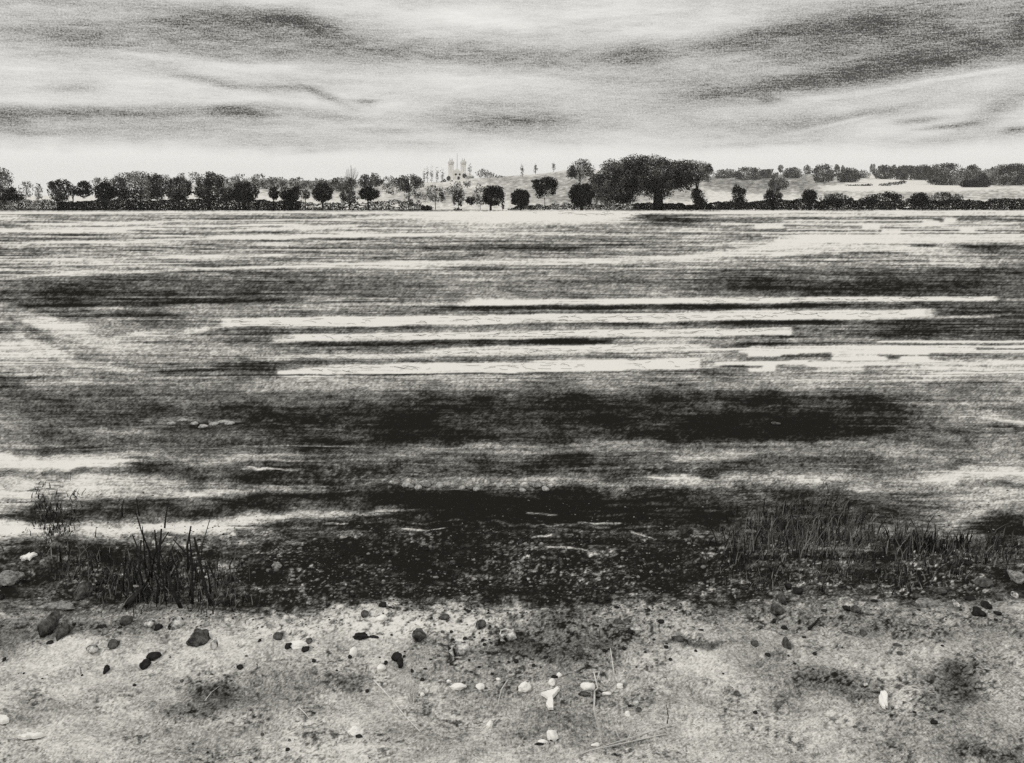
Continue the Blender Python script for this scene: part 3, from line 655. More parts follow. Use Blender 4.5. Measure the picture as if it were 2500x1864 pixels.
# ---- far row on the right skyline
R = 'trees on the right skyline'
widen = lambda a, b: (a - (b - a) * .14, b + (b - a) * .14)
far = [(1748, 1800, 412, 436, 'leaf_mid', 1.7, 'light grey tree on the skyline beside the huge tree group'), (1798, 1858, 406, 440, 'leaf_mid', 2.0, 'tall grey double topped skyline tree above the jagged shrub'),
 (1856, 1894, 412, 436, 'leaf_dark', 2.6, 'dark low domed skyline tree above the grey centred round tree'), (1882, 1920, 430, 464, 'leaf_mid', 1.8, 'grey tree on the slope just above the grey centred round tree'),
 (1899, 1913, 401, 418, 'leaf_mid', 1.5, 'tiny pale round tree on a thin stem above the dark low domed tree'), (1917, 1954, 407, 436, 'leaf_mid', 2.2, 'flat topped grey skyline tree above the mushroom shaped tree'),
 (1961, 1981, 402, 424, 'leaf_mid', 1.7, 'small pale round tree on a pale trunk, right of the flat topped skyline tree'), (1988, 2032, 399, 446, 'leaf_dark', 2.1, 'tall dark two step skyline tree right of the pale trunk tree'),
 (2036, 2050, 401, 418, 'leaf_dark', 2.0, 'tiny dark round tree peeping over the crest right of the two step tree'), (2054, 2062, 403, 415, 'leaf_mid', 1.5, 'tiniest pale tree on the crest beside the tiny dark round tree'),
 (2047, 2095, 408, 446, 'leaf_dark', 2.4, 'dark rounded tree above the left end of the white path'), (2096, 2122, 414, 436, 'leaf_pale', .9, 'pale faint tree right of the dark rounded tree above the path'),
 (2123, 2138, 399, 420, 'leaf_mid', 1.6, 'small pale oval tree standing up above the crest over the path'), (2139, 2178, 402, 438, 'leaf_dark', 2.6, 'dark tilted tree above the middle of the white path'),
 (2176, 2190, 401, 416, 'leaf_dark', 1.8, 'tiny dark pointed tree between the tilted tree and the double domed one'), (2188, 2238, 402, 440, 'leaf_dark', 3.0, 'dark left dome of the broad double domed tree group'),
 (2232, 2272, 400, 440, 'leaf_dark', 3.2, 'dark right dome of the broad double domed tree group'), (2266, 2358, 396, 453, 'leaf_mid', 1.8, 'large pale round tree right of the double domed group'),
 (2356, 2394, 400, 452, 'leaf_mid', 2.6, 'grey pillar shaped tree right of the large pale round tree'), (2394, 2434, 411, 452, 'leaf_dark', 2.8, 'dark lower tree between the grey pillar tree and the wide edge tree'),
 (2424, 2530, 397, 453, 'leaf_mid', 2.2, 'wide grey tree cut by the right edge'), (2418, 2428, 407, 420, 'leaf_mid', 1.4, 'tiny pale sapling over the dark lower tree near the right edge'), (2350, 2410, 438, 458, 'leaf_black', 3., 'black low bush below the grey pillar tree at the end of the path')]
for i, (a, b, t, bb, mt, cv, lab) in enumerate(far):
    small = (b - a) < 24
    if not small: a, b = widen(a, b)
    tree('skyline_sapling' if small else 'skyline_tree', 'tree', lab, a, b, t, bb, min(bb, 470), mt, cv * 1.25, .2, None, group=R, bark='bark_pale' if small else 'bark', tw=1.4 if small else 4, leafpx=2.4)
for a, b, t, bb, lab in ((2060, 2130, 449, 459, 'thin dark shrub lying along the white path, left of two'), (2142, 2214, 441, 456, 'dark rising line of shrubs along the white path'), (2266, 2289, 436, 448, 'small dark pointed bush hanging over the right end of the white path')):
    tree('path_shrub', 'bush', lab, a, b, t, bb, bb, 'leaf_black', 2.4, .15, 760, trunk=False, lobes=[(a + (b - a) * .25, bb - 4, (b - a) * .24, 4), (a + (b - a) * .6, (t + bb) / 2, (b - a) * .3, 4), (a + (b - a) * .86, t + 4, (b - a) * .15, 4.5)], leafpx=2.2)

# ---- hedges along the field edge
def hedge(label, x0, x1, prof, ybot, Y, mat, cover, gap, group=None, seed=0):
    """prof: list of (px, top row)"""
    pr = np.array(prof); s = Y / F
    X0, X1 = (x0 - CX) * s, (x1 - CX) * s
    r = np.random.default_rng(500 + seed)
    lf = 2.6 * s
    area = np.trapz(np.interp(np.linspace(x0, x1, 200), pr[:, 0], ybot - pr[:, 1]), np.linspace(x0, x1, 200)) * s * s
    n = int(cover * area / (lf * lf * .55))
    pxs = r.uniform(x0, x1, n)
    top = np.interp(pxs, pr[:, 0], pr[:, 1]) + (fbm(pxs / 9, pxs * 0 + seed, 3, 61) - .5) * 7 + (fbm(pxs / 40, pxs * 0 + seed, 3, 63) - .5) * 12
    pys = top + (ybot + 1.5 - top) * r.uniform(0, 1, n)
    P = np.stack([(pxs - CX) * s, Y + r.normal(0, .45, n), CAMZ - (pys - HY) * s], 1)
    nn = fbm(pxs / 16, pys / 5, 3, 77 + seed)
    P = P[(nn > gap) & (P[:, 2] > -.05)]
    cxw = ((x0 + x1) / 2 - CX) * s
    o = leaf_mesh('hedge', P, lf, M[mat], None, (cxw, Y, 0), 700 + seed, 1.6)
    o.location = (cxw, Y, 0)
    tag(o, label, 'hedge', group)
    return o
hedge('speckled grey hedge at the far left below the black wedge shaped bush', -260, 168, [(-260, 492), (60, 491), (168, 493)], 519, 263.4, 'leaf_mid', 4.5, .2, seed=1)
hedge('long black hedge running under the left line of trees', 140, 735, [(140, 492), (300, 490), (560, 487), (735, 491)], 519, 262.2, 'leaf_black', 8, .2, seed=2)
hedge('ragged low dark hedge under the slender trunked black tree', 712, 1048, [(712, 494), (800, 496), (900, 492), (960, 486), (1010, 494), (1048, 502)], 515, 262.6, 'leaf_dark', 4, .3, seed=3)
hedge('thin low black hedge under the black globe bushes', 1240, 1560, [(1240, 508), (1300, 501), (1400, 499), (1560, 499)], 511, 262.0, 'leaf_dark', 6, .24, seed=4)
hedge('long thick black hedge from the huge tree to the right edge', 1545, 2760, [(1545, 499), (1700, 496), (1860, 490), (2000, 487), (2200, 486), (2380, 488), (2500, 488), (2760, 488)], 511, 262.4, 'leaf_black', 8, .2, seed=5)

# ------------------------------------------------------------------ the church on the hill
def church():
    Y = 1480.; s = Y / F
    ox = (1116 - CX) * s
    z0 = CAMZ - (447 - HY) * s - 1.5
    root = empty('church', (ox, Y, z0)); tag(root, 'pale church with two domed towers and a thin mast, faint on the hill', 'church')
    X = lambda px: (px - 1116) * s
    Z = lambda py: CAMZ - (py - HY) * s - z0
    MB().box(X(1094), X(1156), 4, 26, 0, Z(429)).build('nave', M['plaster'], root)
    v = [(X(1093), 3, Z(429)), (X(1157), 3, Z(432)), (X(1157), 27, Z(432)), (X(1093), 27, Z(429)), (X(1096), 15, Z(417)), (X(1148), 15, Z(424))]
    mesh_obj('nave_roof', v, [(0, 1, 5, 4), (1, 2, 5), (2, 3, 4, 5), (3, 0, 4), (3, 2, 1, 0)], M['slate'], root)
    # gabled facade between the towers
    a = [(X(1105.5), Z(444)), (X(1126), Z(444)), (X(1126), Z(420)), (X(1116), Z(411)), (X(1105.5), Z(420))]
    vv = [(x, y, z) for y in (-1.2, 3.8) for x, z in a]
    mesh_obj('facade', vv, [(0, 1, 2, 3, 4), (9, 8, 7, 6, 5)] + [((i + 1) % 5, i, i + 5, (i + 1) % 5 + 5) for i in range(5)], M['plaster'], root)
    for px in (1113, 1122.5):
        w = MB().lathe(0, 0, [(1.45, -.25), (1.45, .25)], 14).build('window', M['opening'], root, (X(px), -1.35, Z(426.5)))
        w.rotation_euler.x = math.pi / 2
    MB().box(X(1103), X(1104.6), -1.4, -1.25, Z(428.5), Z(425)).build('window', M['opening'], root, (0, 0, 0))
    MB().box(X(1117), X(1119.4), -1.45, -1.25, Z(437), Z(432)).build('door', M['opening'], root)
    for cx in (1101, 1131.2):
        tw = MB()
        tw.box(X(cx - 6.2), X(cx + 6.2), -3.4, 3.4, 0, Z(405.5))
        tw.box(X(cx - 6.9), X(cx + 6.9), -3.8, 3.8, Z(405.5), Z(403.8))
        t = tw.build('tower', M['plaster'], root)
        for dz in (418, 411):
            pass
        for py in (416, 409.5):
            MB().box(X(cx - 1.2), X(cx + 1.2), -3.55, -3.38, Z(py + 2.6), Z(py - 2)).build('belfry_opening', M['slate'], t)
        r = 8 * s; zb = Z(403.8)
        prof = [(5.0 * s, zb), (7.2 * s, zb + 1.6), (r, zb + 3.0), (7.6 * s, zb + 4.3), (5.6 * s, zb + 5.6), (2.4 * s, zb + 6.4), (.6 * s, zb + 6.8)]
        MB().lathe(X(cx), 0, prof, 18).build('dome', M['copper'], t, smooth=True)
        for q in (-2.6, 2.6):
            MB().tube([(X(cx + q), 0, zb + 5.6), (X(cx + q), 0, Z(387))], [.55, .16], 6).build('finial', M['iron'], t)
    MB().tube([(X(1116), 1, Z(413)), (X(1116), 1, Z(375))], [.32, .2], 6).build('mast', M['iron'], root)
    MB().box(X(1094), X(1150), -10, 3.9, 0, Z(440)).build('terrace_wall', M['plaster'], root)
    v = [(X(1128), -6, Z(442)), (X(1156), -6, Z(431)), (X(1157), -6, Z(434)), (X(1130), -6, Z(446)), (X(1128), 2, Z(442)), (X(1156), 2, Z(431)), (X(1157), 2, Z(434)), (X(1130), 2, Z(446))]
    mesh_obj('side_roof', v, [(0, 1, 2, 3), (7, 6, 5, 4), (0, 4, 5, 1), (1, 5, 6, 2), (2, 6, 7, 3), (3, 7, 4, 0)], M['iron'], root)
church()
for i, (px, py, w) in enumerate(((1095, 435, 5), (1085, 441, 4), (1078, 445, 3), (1103, 443, 3), (1134, 428, 5), (1120, 434, 3))):
    tree('church_bush', 'bush', 'small dark bush on the slope by the church walls', px - w, px + w, py - w, py + w - 3, py + w, 'leaf_black', 2.5, .1, 1400, trunk=False, group='small dark bushes by the church walls', leafpx=2.0)

# ------------------------------------------------------------------ stones of the foreground
_st = [0]
def lump(name, px, py, w, h, mat, label, rot=0., flat=.74, rough=.28, group=None, cat='stone', sub=3, tail=None):
    """an irregular stone lying half sunk where the photograph shows it"""
    _st[0] += 1; sd = _st[0]; w *= 1.12; h *= 1.2
    Y = F * CAMZ / (py + h * .25 - HY); s = Y / F
    r = random.Random(sd * 13 + 5)
    bm = bmesh.new(); bmesh.ops.create_icosphere(bm, subdivisions=sub, radius=1)
    # a few flat facets, then lumps
    planes = [(Vector((r.gauss(0, 1), r.gauss(0, 1), r.gauss(0, .8))).normalized(), r.uniform(.62, .9)) for _ in range(9)]
    off = Vector((r.random() * 50, r.random() * 50, r.random() * 50))
    from mathutils import noise as mn
    for v in bm.verts:
        p = v.co.copy()
        for nrm, d in planes:
            e = p.dot(nrm) - d
            if e > 0: p -= nrm * e * .85
        k = 1 + rough * (mn.noise(p * 1.3 + off)) + rough * .55 * mn.noise(p * 3.1 + off) + rough * .25 * mn.noise(p * 7 + off)
        v.co = p * k
    W = w * s / 2; Hh = h * s / 2
    # an upright blob h px tall seen from above: split between standing height and depth on the ground
    pitch = (py - HY) / F
    sz = Hh * flat; sy = min(Hh * (1 - flat * .6) / max(pitch, .15), W * 1.25 + Hh)
    a = math.radians(rot)
    mt = Matrix.Rotation(a, 3, 'Y')
    for v in bm.verts:
        q = Vector((v.co.x * W, v.co.y * sy, v.co.z * sz))
        if rot: q = Vector((q.x * math.cos(a) + q.z * math.sin(a), q.y - q.x * math.sin(a) * 1.2, q.z))
        v.co = q
    me = bpy.data.meshes.new(name); bm.to_mesh(me); bm.free()
    me.polygons.foreach_set('use_smooth', np.ones(len(me.polygons), dtype=bool))
    me.materials.append(M[mat])
    o = bpy.data.objects.new(name, me); COL.objects.link(o)
    X = (px - CX) * s
    o.location = (X, Y, float(ground_z(np.array([X]), np.array([Y]))[0]) + sz * .45)
    tag(o, label, cat, group)
    return o

def flake_z(X, Y): return ground_z(np.array([X]), np.array([Y]))[0]
def flake(name, px, py, w, h, outline, mat, label, thick=.012, cat='stone'):
    """a thin jagged piece lying flat: outline in unit coordinates"""
    Y = F * CAMZ / (py - HY); s = Y / F; sy = h * s / 2 / ((py - HY) / F)
    r = random.Random(int(px))
    n = len(outline); v = []; f = []
    pts = []
    for i in range(n):                                   # break each edge into crumbled steps
        a, b = outline[i], outline[(i + 1) % n]
        for q in range(3):
            t = q / 3
            pts.append((a[0] + (b[0] - a[0]) * t + r.uniform(-.05, .05), a[1] + (b[1] - a[1]) * t + r.uniform(-.05, .05)))
    n = len(pts)
    for k, (sc, z) in enumerate(((1, 0), (1.0, thick * .7), (.86, thick))):
        for x, y in pts: v.append((x * w * s / 2 * sc, y * sy * sc, z + (r.uniform(-.1, .1) * thick if k == 2 else 0)))
    for k in range(2):
        for i in range(n):
            j = (i + 1) % n; f.append((k * n + i, k * n + j, (k + 1) * n + j, (k + 1) * n + i))
    f.append(tuple(2 * n + i for i in range(n))); f.append(tuple(range(n))[::-1])
    X = (px - CX) * s
    zc = float(flake_z(X, Y))
    v = [(a, b, c + float(flake_z(X + a, Y + b)) - zc) for a, b, c in v]
    o = mesh_obj(name, v, f, M[mat], None, (X, Y, zc + .004))
    return tag(o, label, cat)

cr0 = random.Random(19)
D, Bk, G, Wt, Sp = 'stone_dark', 'stone_black', 'stone_grey', 'stone_white', 'stone_split'
stones = [
 # left foreground
 (308, 1514, 25, 27, D, 'round dark stone, upper one of the pair below the diagonal black slab'), (251, 1523, 16, 11, Bk, 'small black oval stone left of the round dark stone'),
 (257, 1541, 19, 19, G, 'grey pitted pebble under the small black oval stone'), (277, 1570, 25, 25, D, 'dark stone with a grey face, right of the half white one'),
 (227, 1582, 24, 27, Sp, 'dark egg shaped stone with a painted white highlight on the left pale ground'), (155, 1530, 22, 46, D, 'narrow dark stone with a pointed foot at the left'),  # white on the egg shaped stone is a highlight put into its colour
 (123, 1560, 16, 11, Bk, 'small black flat stone below the narrow pointed stone'), (120, 1515, 36, 58, D, 'tall grey dark boulder left of the narrow pointed stone'),
 (52, 1518, 34, 23, G, 'grey square stone with a dark rim near the left edge'), (366, 1520, 22, 20, Sp, 'pale hollow half of the two part stone below the reed stalks'),
 (386, 1528, 17, 17, Bk, 'black half of the two part stone below the reed stalks'), (430, 1515, 38, 35, Sp, 'dark boulder with a white lower lip under the longest reed stalks'),
 (484, 1549, 46, 50, D, 'largest dark boulder of the left foreground with a pale foot'), (376, 1596, 30, 22, Bk, 'upper lobe of the black peanut shaped stone'),
 (355, 1612, 24, 24, Bk, 'lower lobe of the black peanut shaped stone'), (260, 1626, 12, 23, Bk, 'upright black seed shaped stone under the left pebbles'), (11, 1601, 7, 11, Bk, 'tiny upright black stone near the left edge'),
 (206, 1431, 40, 46, D, 'big dark stone with a pale crack among the reeds on the left'), (245, 1413, 22, 18, Bk, 'black angular stone right of the cracked stone'),
 (148, 1473, 72, 26, G, 'long grey slab lying left of the diagonal black slab'), (20, 1408, 54, 40, G, 'grey slab with a dark underside cut by the left edge'),
 (44, 1413, 22, 10, Bk, 'black wedge lying against the grey slab at the left edge'), (3, 1455, 12, 18, Bk, 'black stone half out of the left edge'),
 (522, 1573, 14, 28, Sp, 'upright leaf like stone right of the largest left boulder'), (587, 1626, 16, 12, Bk, 'small black clod far right of the peanut shaped stone'),
 (293, 1533, 9, 8, Bk, 'tiny black pebble between the round dark stone and the grey pitted one'), (181, 1514, 8, 8, Bk, 'tiny black pebble right of the narrow pointed stone'),
 # middle
 (891, 1502, 18, 18, D, 'small dark stone at the lower edge of the black soil band'), (933, 1511, 27, 17, Wt, 'white pebble under a dark cap at the lower edge of the black soil'), (935, 1482, 21, 14, Bk, 'dark cap stone just above the white pebble'),
 (678, 1546, 23, 22, D, 'soft dark clod alone on the pale ground under the black band'), (727, 1571, 46, 20, Wt, 'long white stone between two black clods'), (703, 1574, 15, 18, Bk, 'black clod at the left end of the long white stone'),
 (755, 1562, 17, 14, D, 'dark clod above the right end of the long white stone'), (745, 1581, 19, 14, Bk, 'black clod under the right end of the long white stone'), (880, 1555, 36, 19, Bk, 'black ragged clod above the tilted white stone'),
 (912, 1556, 24, 9, Bk, 'flat black tail of the ragged clod'), (864, 1588, 17, 27, Wt, 'tilted white stone with a dark underside'), (855, 1601, 10, 9, Bk, 'black chip added as the shaded underside of the tilted white stone'),  # chip at the tilted white stone stands in for its shaded underside
 (930, 1624, 20, 18, Wt, 'white knobbly stone right of centre of the pale ground, dark rimmed'), (942, 1615, 9, 10, Bk, 'black chip on the right of the knobbly white stone'),
 (966, 1600, 26, 22, Bk, 'black angular clod right of the knobbly white stone'), (978, 1613, 16, 22, Bk, 'black pointed clod leaning on the angular clod'), (1022, 1548, 31, 34, D, 'dark knotted stone with a trail of soil to its right'),
 (1118, 1574, 50, 38, Sp, 'black and white striped stone left of the dark ball stone'), (1105, 1572, 22, 34, Bk, 'black slab against the left of the striped stone'), (1175, 1521, 26, 22, D, 'grey dark stone tilted above the dark ball stone'),
 (1241, 1542, 40, 35, Sp, 'dark ball shaped stone with white streaks in the middle foreground'), (1086, 1507, 28, 15, D, 'soft dark flat clod under the black band'), (1006, 1630, 8, 9, Bk, 'tiny black clod over the pale straw tuft'), (1031, 1658, 11, 9, Bk, 'tiny black clod left of the white fish shaped stone'),
 (1117, 1669, 36, 19, Wt, 'white fish shaped stone, longest of the white row'), (1096, 1660, 12, 8, Wt, 'small white tail chip beside the fish shaped stone'), (1173, 1668, 19, 18, Wt, 'round white pebble right of the fish shaped stone'),
 (1030, 1689, 12, 11, Wt, 'small white diamond pebble beside the straw tuft'), (1195, 1761, 14, 20, Wt, 'white drop shaped pebble below the round white pebble'), (867, 1787, 34, 24, Wt, 'white rounded stone alone at the lower centre left'),
 (876, 1801, 18, 10, Bk, 'black clod added as the shadow under the lone white rounded stone'), (1216, 1652, 12, 9, Wt, 'tiny white chip above the row of white stones'),  # clod under the lone white stone is its shadow built as a lump
 # right of centre
 (1551, 1534, 36, 20, Sp, 'white streaked dark stone below the black soil, right of centre'), (1540, 1538, 18, 16, Bk, 'black left end of the white streaked stone'), (1614, 1518, 15, 11, Bk, 'small black stone right of the white streaked stone'),
 (1654, 1553, 27, 16, D, 'dark ringed stone right of the white streaked stone'), (1509, 1516, 23, 14, D, 'dark stone above and left of the white streaked stone'), (1492, 1526, 9, 9, Bk, 'tiny black stone left of the white streaked stone'),
 (1843, 1573, 18, 17, D, 'lone round dark grey pebble on the pale right foreground'), (1711, 1539, 16, 5, Bk, 'flat black sliver of stone on the pale ground'), (1415, 1586, 15, 24, D, 'upright dark clod left of the pale ground fan'),
 (1281, 1672, 31, 26, Wt, 'white stone with a nicked lower left edge'), (1348, 1663, 17, 19, Wt, 'white pebble touching the small one above it'), (1365, 1645, 13, 13, Wt, 'small white pebble with black clods left of it'), (1353, 1650, 15, 10, Bk, 'black clod between the two touching white pebbles'),
 (1435, 1672, 30, 25, Wt, 'white round stone beside the forked straw stem'), (1427, 1693, 28, 14, D, 'dark clod added as shadow below the white stone at the forked stem'), (1513, 1662, 19, 14, Wt, 'white angular pebble at the bend of a straw stem'),  # dark lump below the round white stone stands in for its shadow
 (1533, 1738, 13, 17, Wt, 'white pebble with a black rim below the black white stone'), (1551, 1708, 17, 17, Sp, 'black and white cubic stone above the rimmed white pebble'), (1537, 1717, 10, 8, Bk, 'black chip left of the cubic stone'), (1560, 1728, 15, 12, D, 'soft dark clod below the cubic stone'),
 (1348, 1789, 26, 34, Wt, 'upright white stone at the bottom centre'), (1352, 1804, 22, 9, Bk, 'black clod under the upright white stone'), (1324, 1808, 25, 13, Wt, 'flat white stone left of the upright one at the bottom centre'), (1318, 1814, 24, 8, Bk, 'black sliver under the flat white bottom stone'),
 (1337, 1775, 12, 11, G, 'grey ring shaped pebble above the flat white bottom stone'), (1455, 1814, 24, 11, Wt, 'white flat pebble at the foot of the long straw stem'), (1481, 1686, 22, 12, Wt, 'pale crumbly pebble between the two straw stems'), (1621, 1847, 9, 9, G, 'tiny grey pebble at the bottom edge'),
 # right
 (1924, 1430, 17, 15, Bk, 'black stone, upper left of the cluster at the right of the black band'), (1948, 1443, 26, 18, Bk, 'black flat stone right in the cluster at the right of the black band'), (1908, 1458, 20, 28, D, 'dark tall stone in the cluster at the right of the black band'),
 (1896, 1486, 31, 28, D, 'largest dark stone, lowest of the cluster at the right of the black band'), (1890, 1511, 8, 14, Bk, 'small black stone hanging below the largest cluster stone'), (1915, 1525, 15, 11, Bk, 'black bean shaped stone above the grey drop stone'),
 (1922, 1571, 20, 31, D, 'grey drop shaped stone with a dark rim at the right'), (1874, 1596, 14, 10, Bk, 'small dark ring stone left of the drop shaped stone'), (2067, 1489, 17, 15, Bk, 'black pointed stone of a touching pair at the right'),
 (2091, 1490, 25, 20, D, 'dark round stone of a touching pair at the right'), (2135, 1470, 16, 8, Bk, 'small black lozenge stone on grey ground at the right'), (2240, 1457, 25, 16, D, 'dark stone above the broad grey brown boulder'),
 (2262, 1473, 42, 25, G, 'broad mottled boulder on the right slope'), (2296, 1444, 27, 15, D, 'flat dark stone up and right of the broad mottled boulder'), (2369, 1464, 23, 12, Bk, 'flat black stone above the black boot shaped pair'),
 (2387, 1498, 30, 24, Bk, 'black lower stone of the boot shaped pair at the far right'), (2408, 1481, 22, 22, Bk, 'black upper stone of the boot shaped pair at the far right'), (2435, 1503, 20, 9, Bk, 'flat black oval stone right of the boot shaped pair'),
 (2439, 1467, 17, 16, D, 'dark triangular stone at the far right'), (2477, 1459, 12, 17, Sp, 'upright half white stone near the right edge'), (2403, 1430, 40, 24, D, 'dark slab with a pale upper edge at the far right'), (2483, 1411, 34, 36, G, 'grey square slab at the right edge'),
 (2364, 1375, 25, 15, Bk, 'black stone, upper of two in the dark soil at the far right'), (2330, 1397, 24, 14, Bk, 'black stone, lower of two in the dark soil at the far right'), (2431, 1522, 8, 7, Bk, 'tiny black pebble under the flat black oval stone'),
 (2332, 1477, 15, 22, Sp, 'pale rimmed pebble between the mottled boulder and the boot shaped pair'), (2234, 1302, 13, 25, Bk, 'upright black stone standing in the dark grass at the right'), (2280, 1771, 16, 14, Bk, 'lone black ball stone at the lower right'),
 (2073, 1540, 12, 9, D, 'small soft dark clod, left of two on the right pale ground'), (2107, 1539, 15, 17, D, 'small soft dark clod, right of two on the right pale ground'), (2189, 1574, 20, 7, D, 'flat dark crumb on the pale ground, above a round one at the right'), (2197, 1593, 13, 10, D, 'round dark crumb below the flat one at the right'),
 (2113, 1668, 14, 12, Sp, 'pale ringed pebble at the right above the jagged white flake'), (2088, 1643, 9, 9, G, 'tiny grey ring pebble at the right'), (1799, 1683, 16, 12, D, 'dark clod in the grey patch right of the straw stems'), (1844, 1734, 11, 9, Bk, 'small black clod lower right of the dark clod in the grey patch'),
 # among the dark soil
 (1835, 1296, 24, 11, G, 'small pale stone lying in the black soil on the right'), (1310, 1182, 30, 18, G, 'pale rough stone in the dark soil at the centre'), (1040, 1184, 24, 15, G, 'pale rough stone in the dark soil left of the centre one'), (1893, 1034, 20, 9, D, 'small dark grey stone in the far dark band'),
 (676, 1382, 22, 20, G, 'pale grey lump in the black soil, left of centre'), (1005, 1190, 14, 8, G, 'small pale chip beside the rough stone left of centre')]
for px, py, w, h, mt, lab in stones:
    lump('clod' if 'clod' in lab or 'crumb' in lab else ('pebble' if 'pebble' in lab or 'chip' in lab else ('boulder' if 'boulder' in lab else 'stone')), px, py, w, h, mt, lab, cat='clod' if 'clod' in lab or 'crumb' in lab else 'stone',
         rough=.32 if mt != Wt else .24, sub=4 if w > 30 else 3)
lump('slab', 328, 1446, 38, 70, Bk, 'long black slab lying diagonally among the left reeds', rot=52, flat=.5)
flake('flake', 68, 1367, 32, 20, [(-1, -.3), (-.55, .1), (-.4, .8), (-.05, .45), (.4, .9), (.5, .3), (1, .5), (.85, -.2), (.95, -.8), (.3, -.5), (-.2, -.9), (-.5, -.35)], Wt, 'white jagged flake on the grey ground at the upper left foreground')
flake('flake', 76, 1806, 58, 20, [(-1, -.4), (-.6, .2), (-.45, .9), (-.1, .6), (.3, .5), (.6, .8), (.95, .4), (.8, -.1), (.5, -.7), (.1, -.45), (-.2, -.9), (-.6, -.6)], Wt, 'wide white jagged flake at the bottom left corner')
flake('flake', 6, 1768, 34, 13, [(-1, -.6), (-.8, .7), (.2, .9), (.8, .4), (1, -.3), (.3, -.9)], Wt, 'small white flake cut by the left edge')
flake('flake', 1344, 1707, 46, 50, [(-1, .35), (-.5, .45), (-.1, .6), (.35, .7), (.9, 1), (1, .6), (.55, .2), (.15, -.05), (.3, -.5), (.2, -.95), (-.25, -1), (-.5, -.6), (-.25, -.1), (-.6, .05)], Wt, 'white Y shaped flake in the lower centre')
flake('flake', 2157, 1717, 38, 42, [(-.9, -.9), (-.75, -.2), (-.3, .3), (.1, .55), (.35, .95), (.95, 1), (.9, .4), (.5, -.1), (.1, -.45), (-.1, -.8), (-.45, -.7), (-.6, -1)], Wt, 'white jagged leaf shaped flake at the lower right')

rub = 'pale rubble stones in a row across the far dark soil'
for vx, vy in ((880, 1050), (905, 1055), (950, 1052), (968, 1048), (1000, 1054), (1082, 1052), (1160, 1050), (1180, 1056), (1130, 1060), (1030, 1058)):
    lump('stone', vx * K, vy * K, cr0.uniform(14, 24), cr0.uniform(10, 16), 'stone_pale', 'small pale rubble stone in the row across the far dark soil', sub=2, group=rub)
for vx, vy in ((372, 916), (396, 910), (420, 915), (440, 922), (462, 917), (482, 912), (498, 915)):
    lump('stone', vx * K, vy * K, cr0.uniform(16, 26), cr0.uniform(8, 12), 'stone_pale', 'small pale rubble stone heaped in the upper dark band at the left', sub=2, group='pale rubble heap in the upper dark band')
# scattered little clods: nothing tells them apart
crumb0 = None
cr = random.Random(3)
spots = [(640, 1560), (600, 1600), (820, 1640), (900, 1680), (1050, 1600), (1076, 1592), (1010, 1580), (1150, 1610), (1200, 1640), (1180, 1590), (1260, 1600), (1320, 1620), (1390, 1540), (1460, 1545), (1470, 1580), (1580, 1590), (1700, 1580), (1760, 1640), (1600, 1555), (1630, 1562),
         (1940, 1622), (1925, 1600), (1960, 1560), (1985, 1604), (1990, 1640), (2040, 1640), (2200, 1540), (2300, 1580), (2340, 1600), (2400, 1640), (2230, 1750), (2140, 1745), (2090, 1768), (1905, 1705), (200, 1640), (100, 1660), (330, 1660), (420, 1600), (440, 1660), (520, 1640), (60, 1640), (700, 1830), (470, 1800), (510, 1824), (706, 1806), (1500, 1840), (640, 1780)]
for q in range(70):
    spots.append((cr.gauss(1230, 210), min(max(cr.gauss(1570, 52), 1490), 1700)))
for px, py in spots:
    w = cr.uniform(5, 11)
    lump('small_clod', px + cr.uniform(-6, 6), py + cr.uniform(-6, 6), w, w * cr.uniform(.6, 1.), cr.choice([Bk, Bk, D]), 'tiny dark crumb of soil strewn on the pale foreground', sub=2, group='tiny dark soil crumbs on the pale foreground', cat='clod')

# ------------------------------------------------------------------ soil crumbs (uncountable) on the dark wet band and the pale ground
def crumbs(name, n, region, smin, smax, tone_fn, seed, label):
    r = np.random.default_rng(seed)
    base = bmesh.new(); bmesh.ops.create_icosphere(base, subdivisions=1, radius=1)
    bv = np.array([v.co[:] for v in base.verts]); bf = np.array([[v.index for v in f.verts] for f in base.faces]); base.free()
    px, py = region(r, n)
    n = len(px)
    Y = F * CAMZ / (py - HY); X = (px - CX) / F * Y
    s = r.uniform(smin, smax, n) ** 1.0 * Y / F
    Z = ground_z(X, Y)
    jit = 1 + r.uniform(-.35, .35, (n, len(bv)))
    V = bv[None] * jit[:, :, None] * s[:, None, None] * np.stack([r.uniform(.8, 1.5, n), r.uniform(.8, 1.6, n), r.uniform(.4, .8, n)], 1)[:, None, :]
    V = V + np.stack([X, Y, Z + s * .2], 1)[:, None, :]
    Fc = (bf[None] + (np.arange(n) * len(bv))[:, None, None]).reshape(-1, 3)
    o = mesh_obj(name, V.reshape(-1, 3), Fc, M['clod'], None, (0, 0, 0), False, {'leaf_tone': np.repeat(tone_fn(r, n, px, py), len(bv))})
    return tag(o, label, 'soil', kind='stuff')

def reg_band(r, n):
    x = r.uniform(-120, 2620, n); y = r.uniform(1190, 1530, n)
    w = np.exp(-np.power(np.abs((x - 1230) / 830), 3)) * sig((y - 1290) / 20) * sig((1500 - y) / 14) + .75 * np.exp(-((x - 2180) / 300) ** 4) * np.exp(-((y - 1390) / 80) ** 4) + .25 * sig((800 - x) / 100) * sig((y - 1310) / 20) + .15
    k = r.uniform(0, 1, n) < w * (.25 + 1.1 * fbm(x / 40, y / 26, 3, 15))
    return x[k], y[k]
crumbs('soil_crumbs', 12000, reg_band, .7, 2.6, lambda r, n, px, py: np.where(r.uniform(0, 1, n) < .40, r.uniform(.1, .55, n) ** 1.3, r.uniform(0, .08, n)), 11, 'fine dark and grey crumbs of wet soil in the black band')

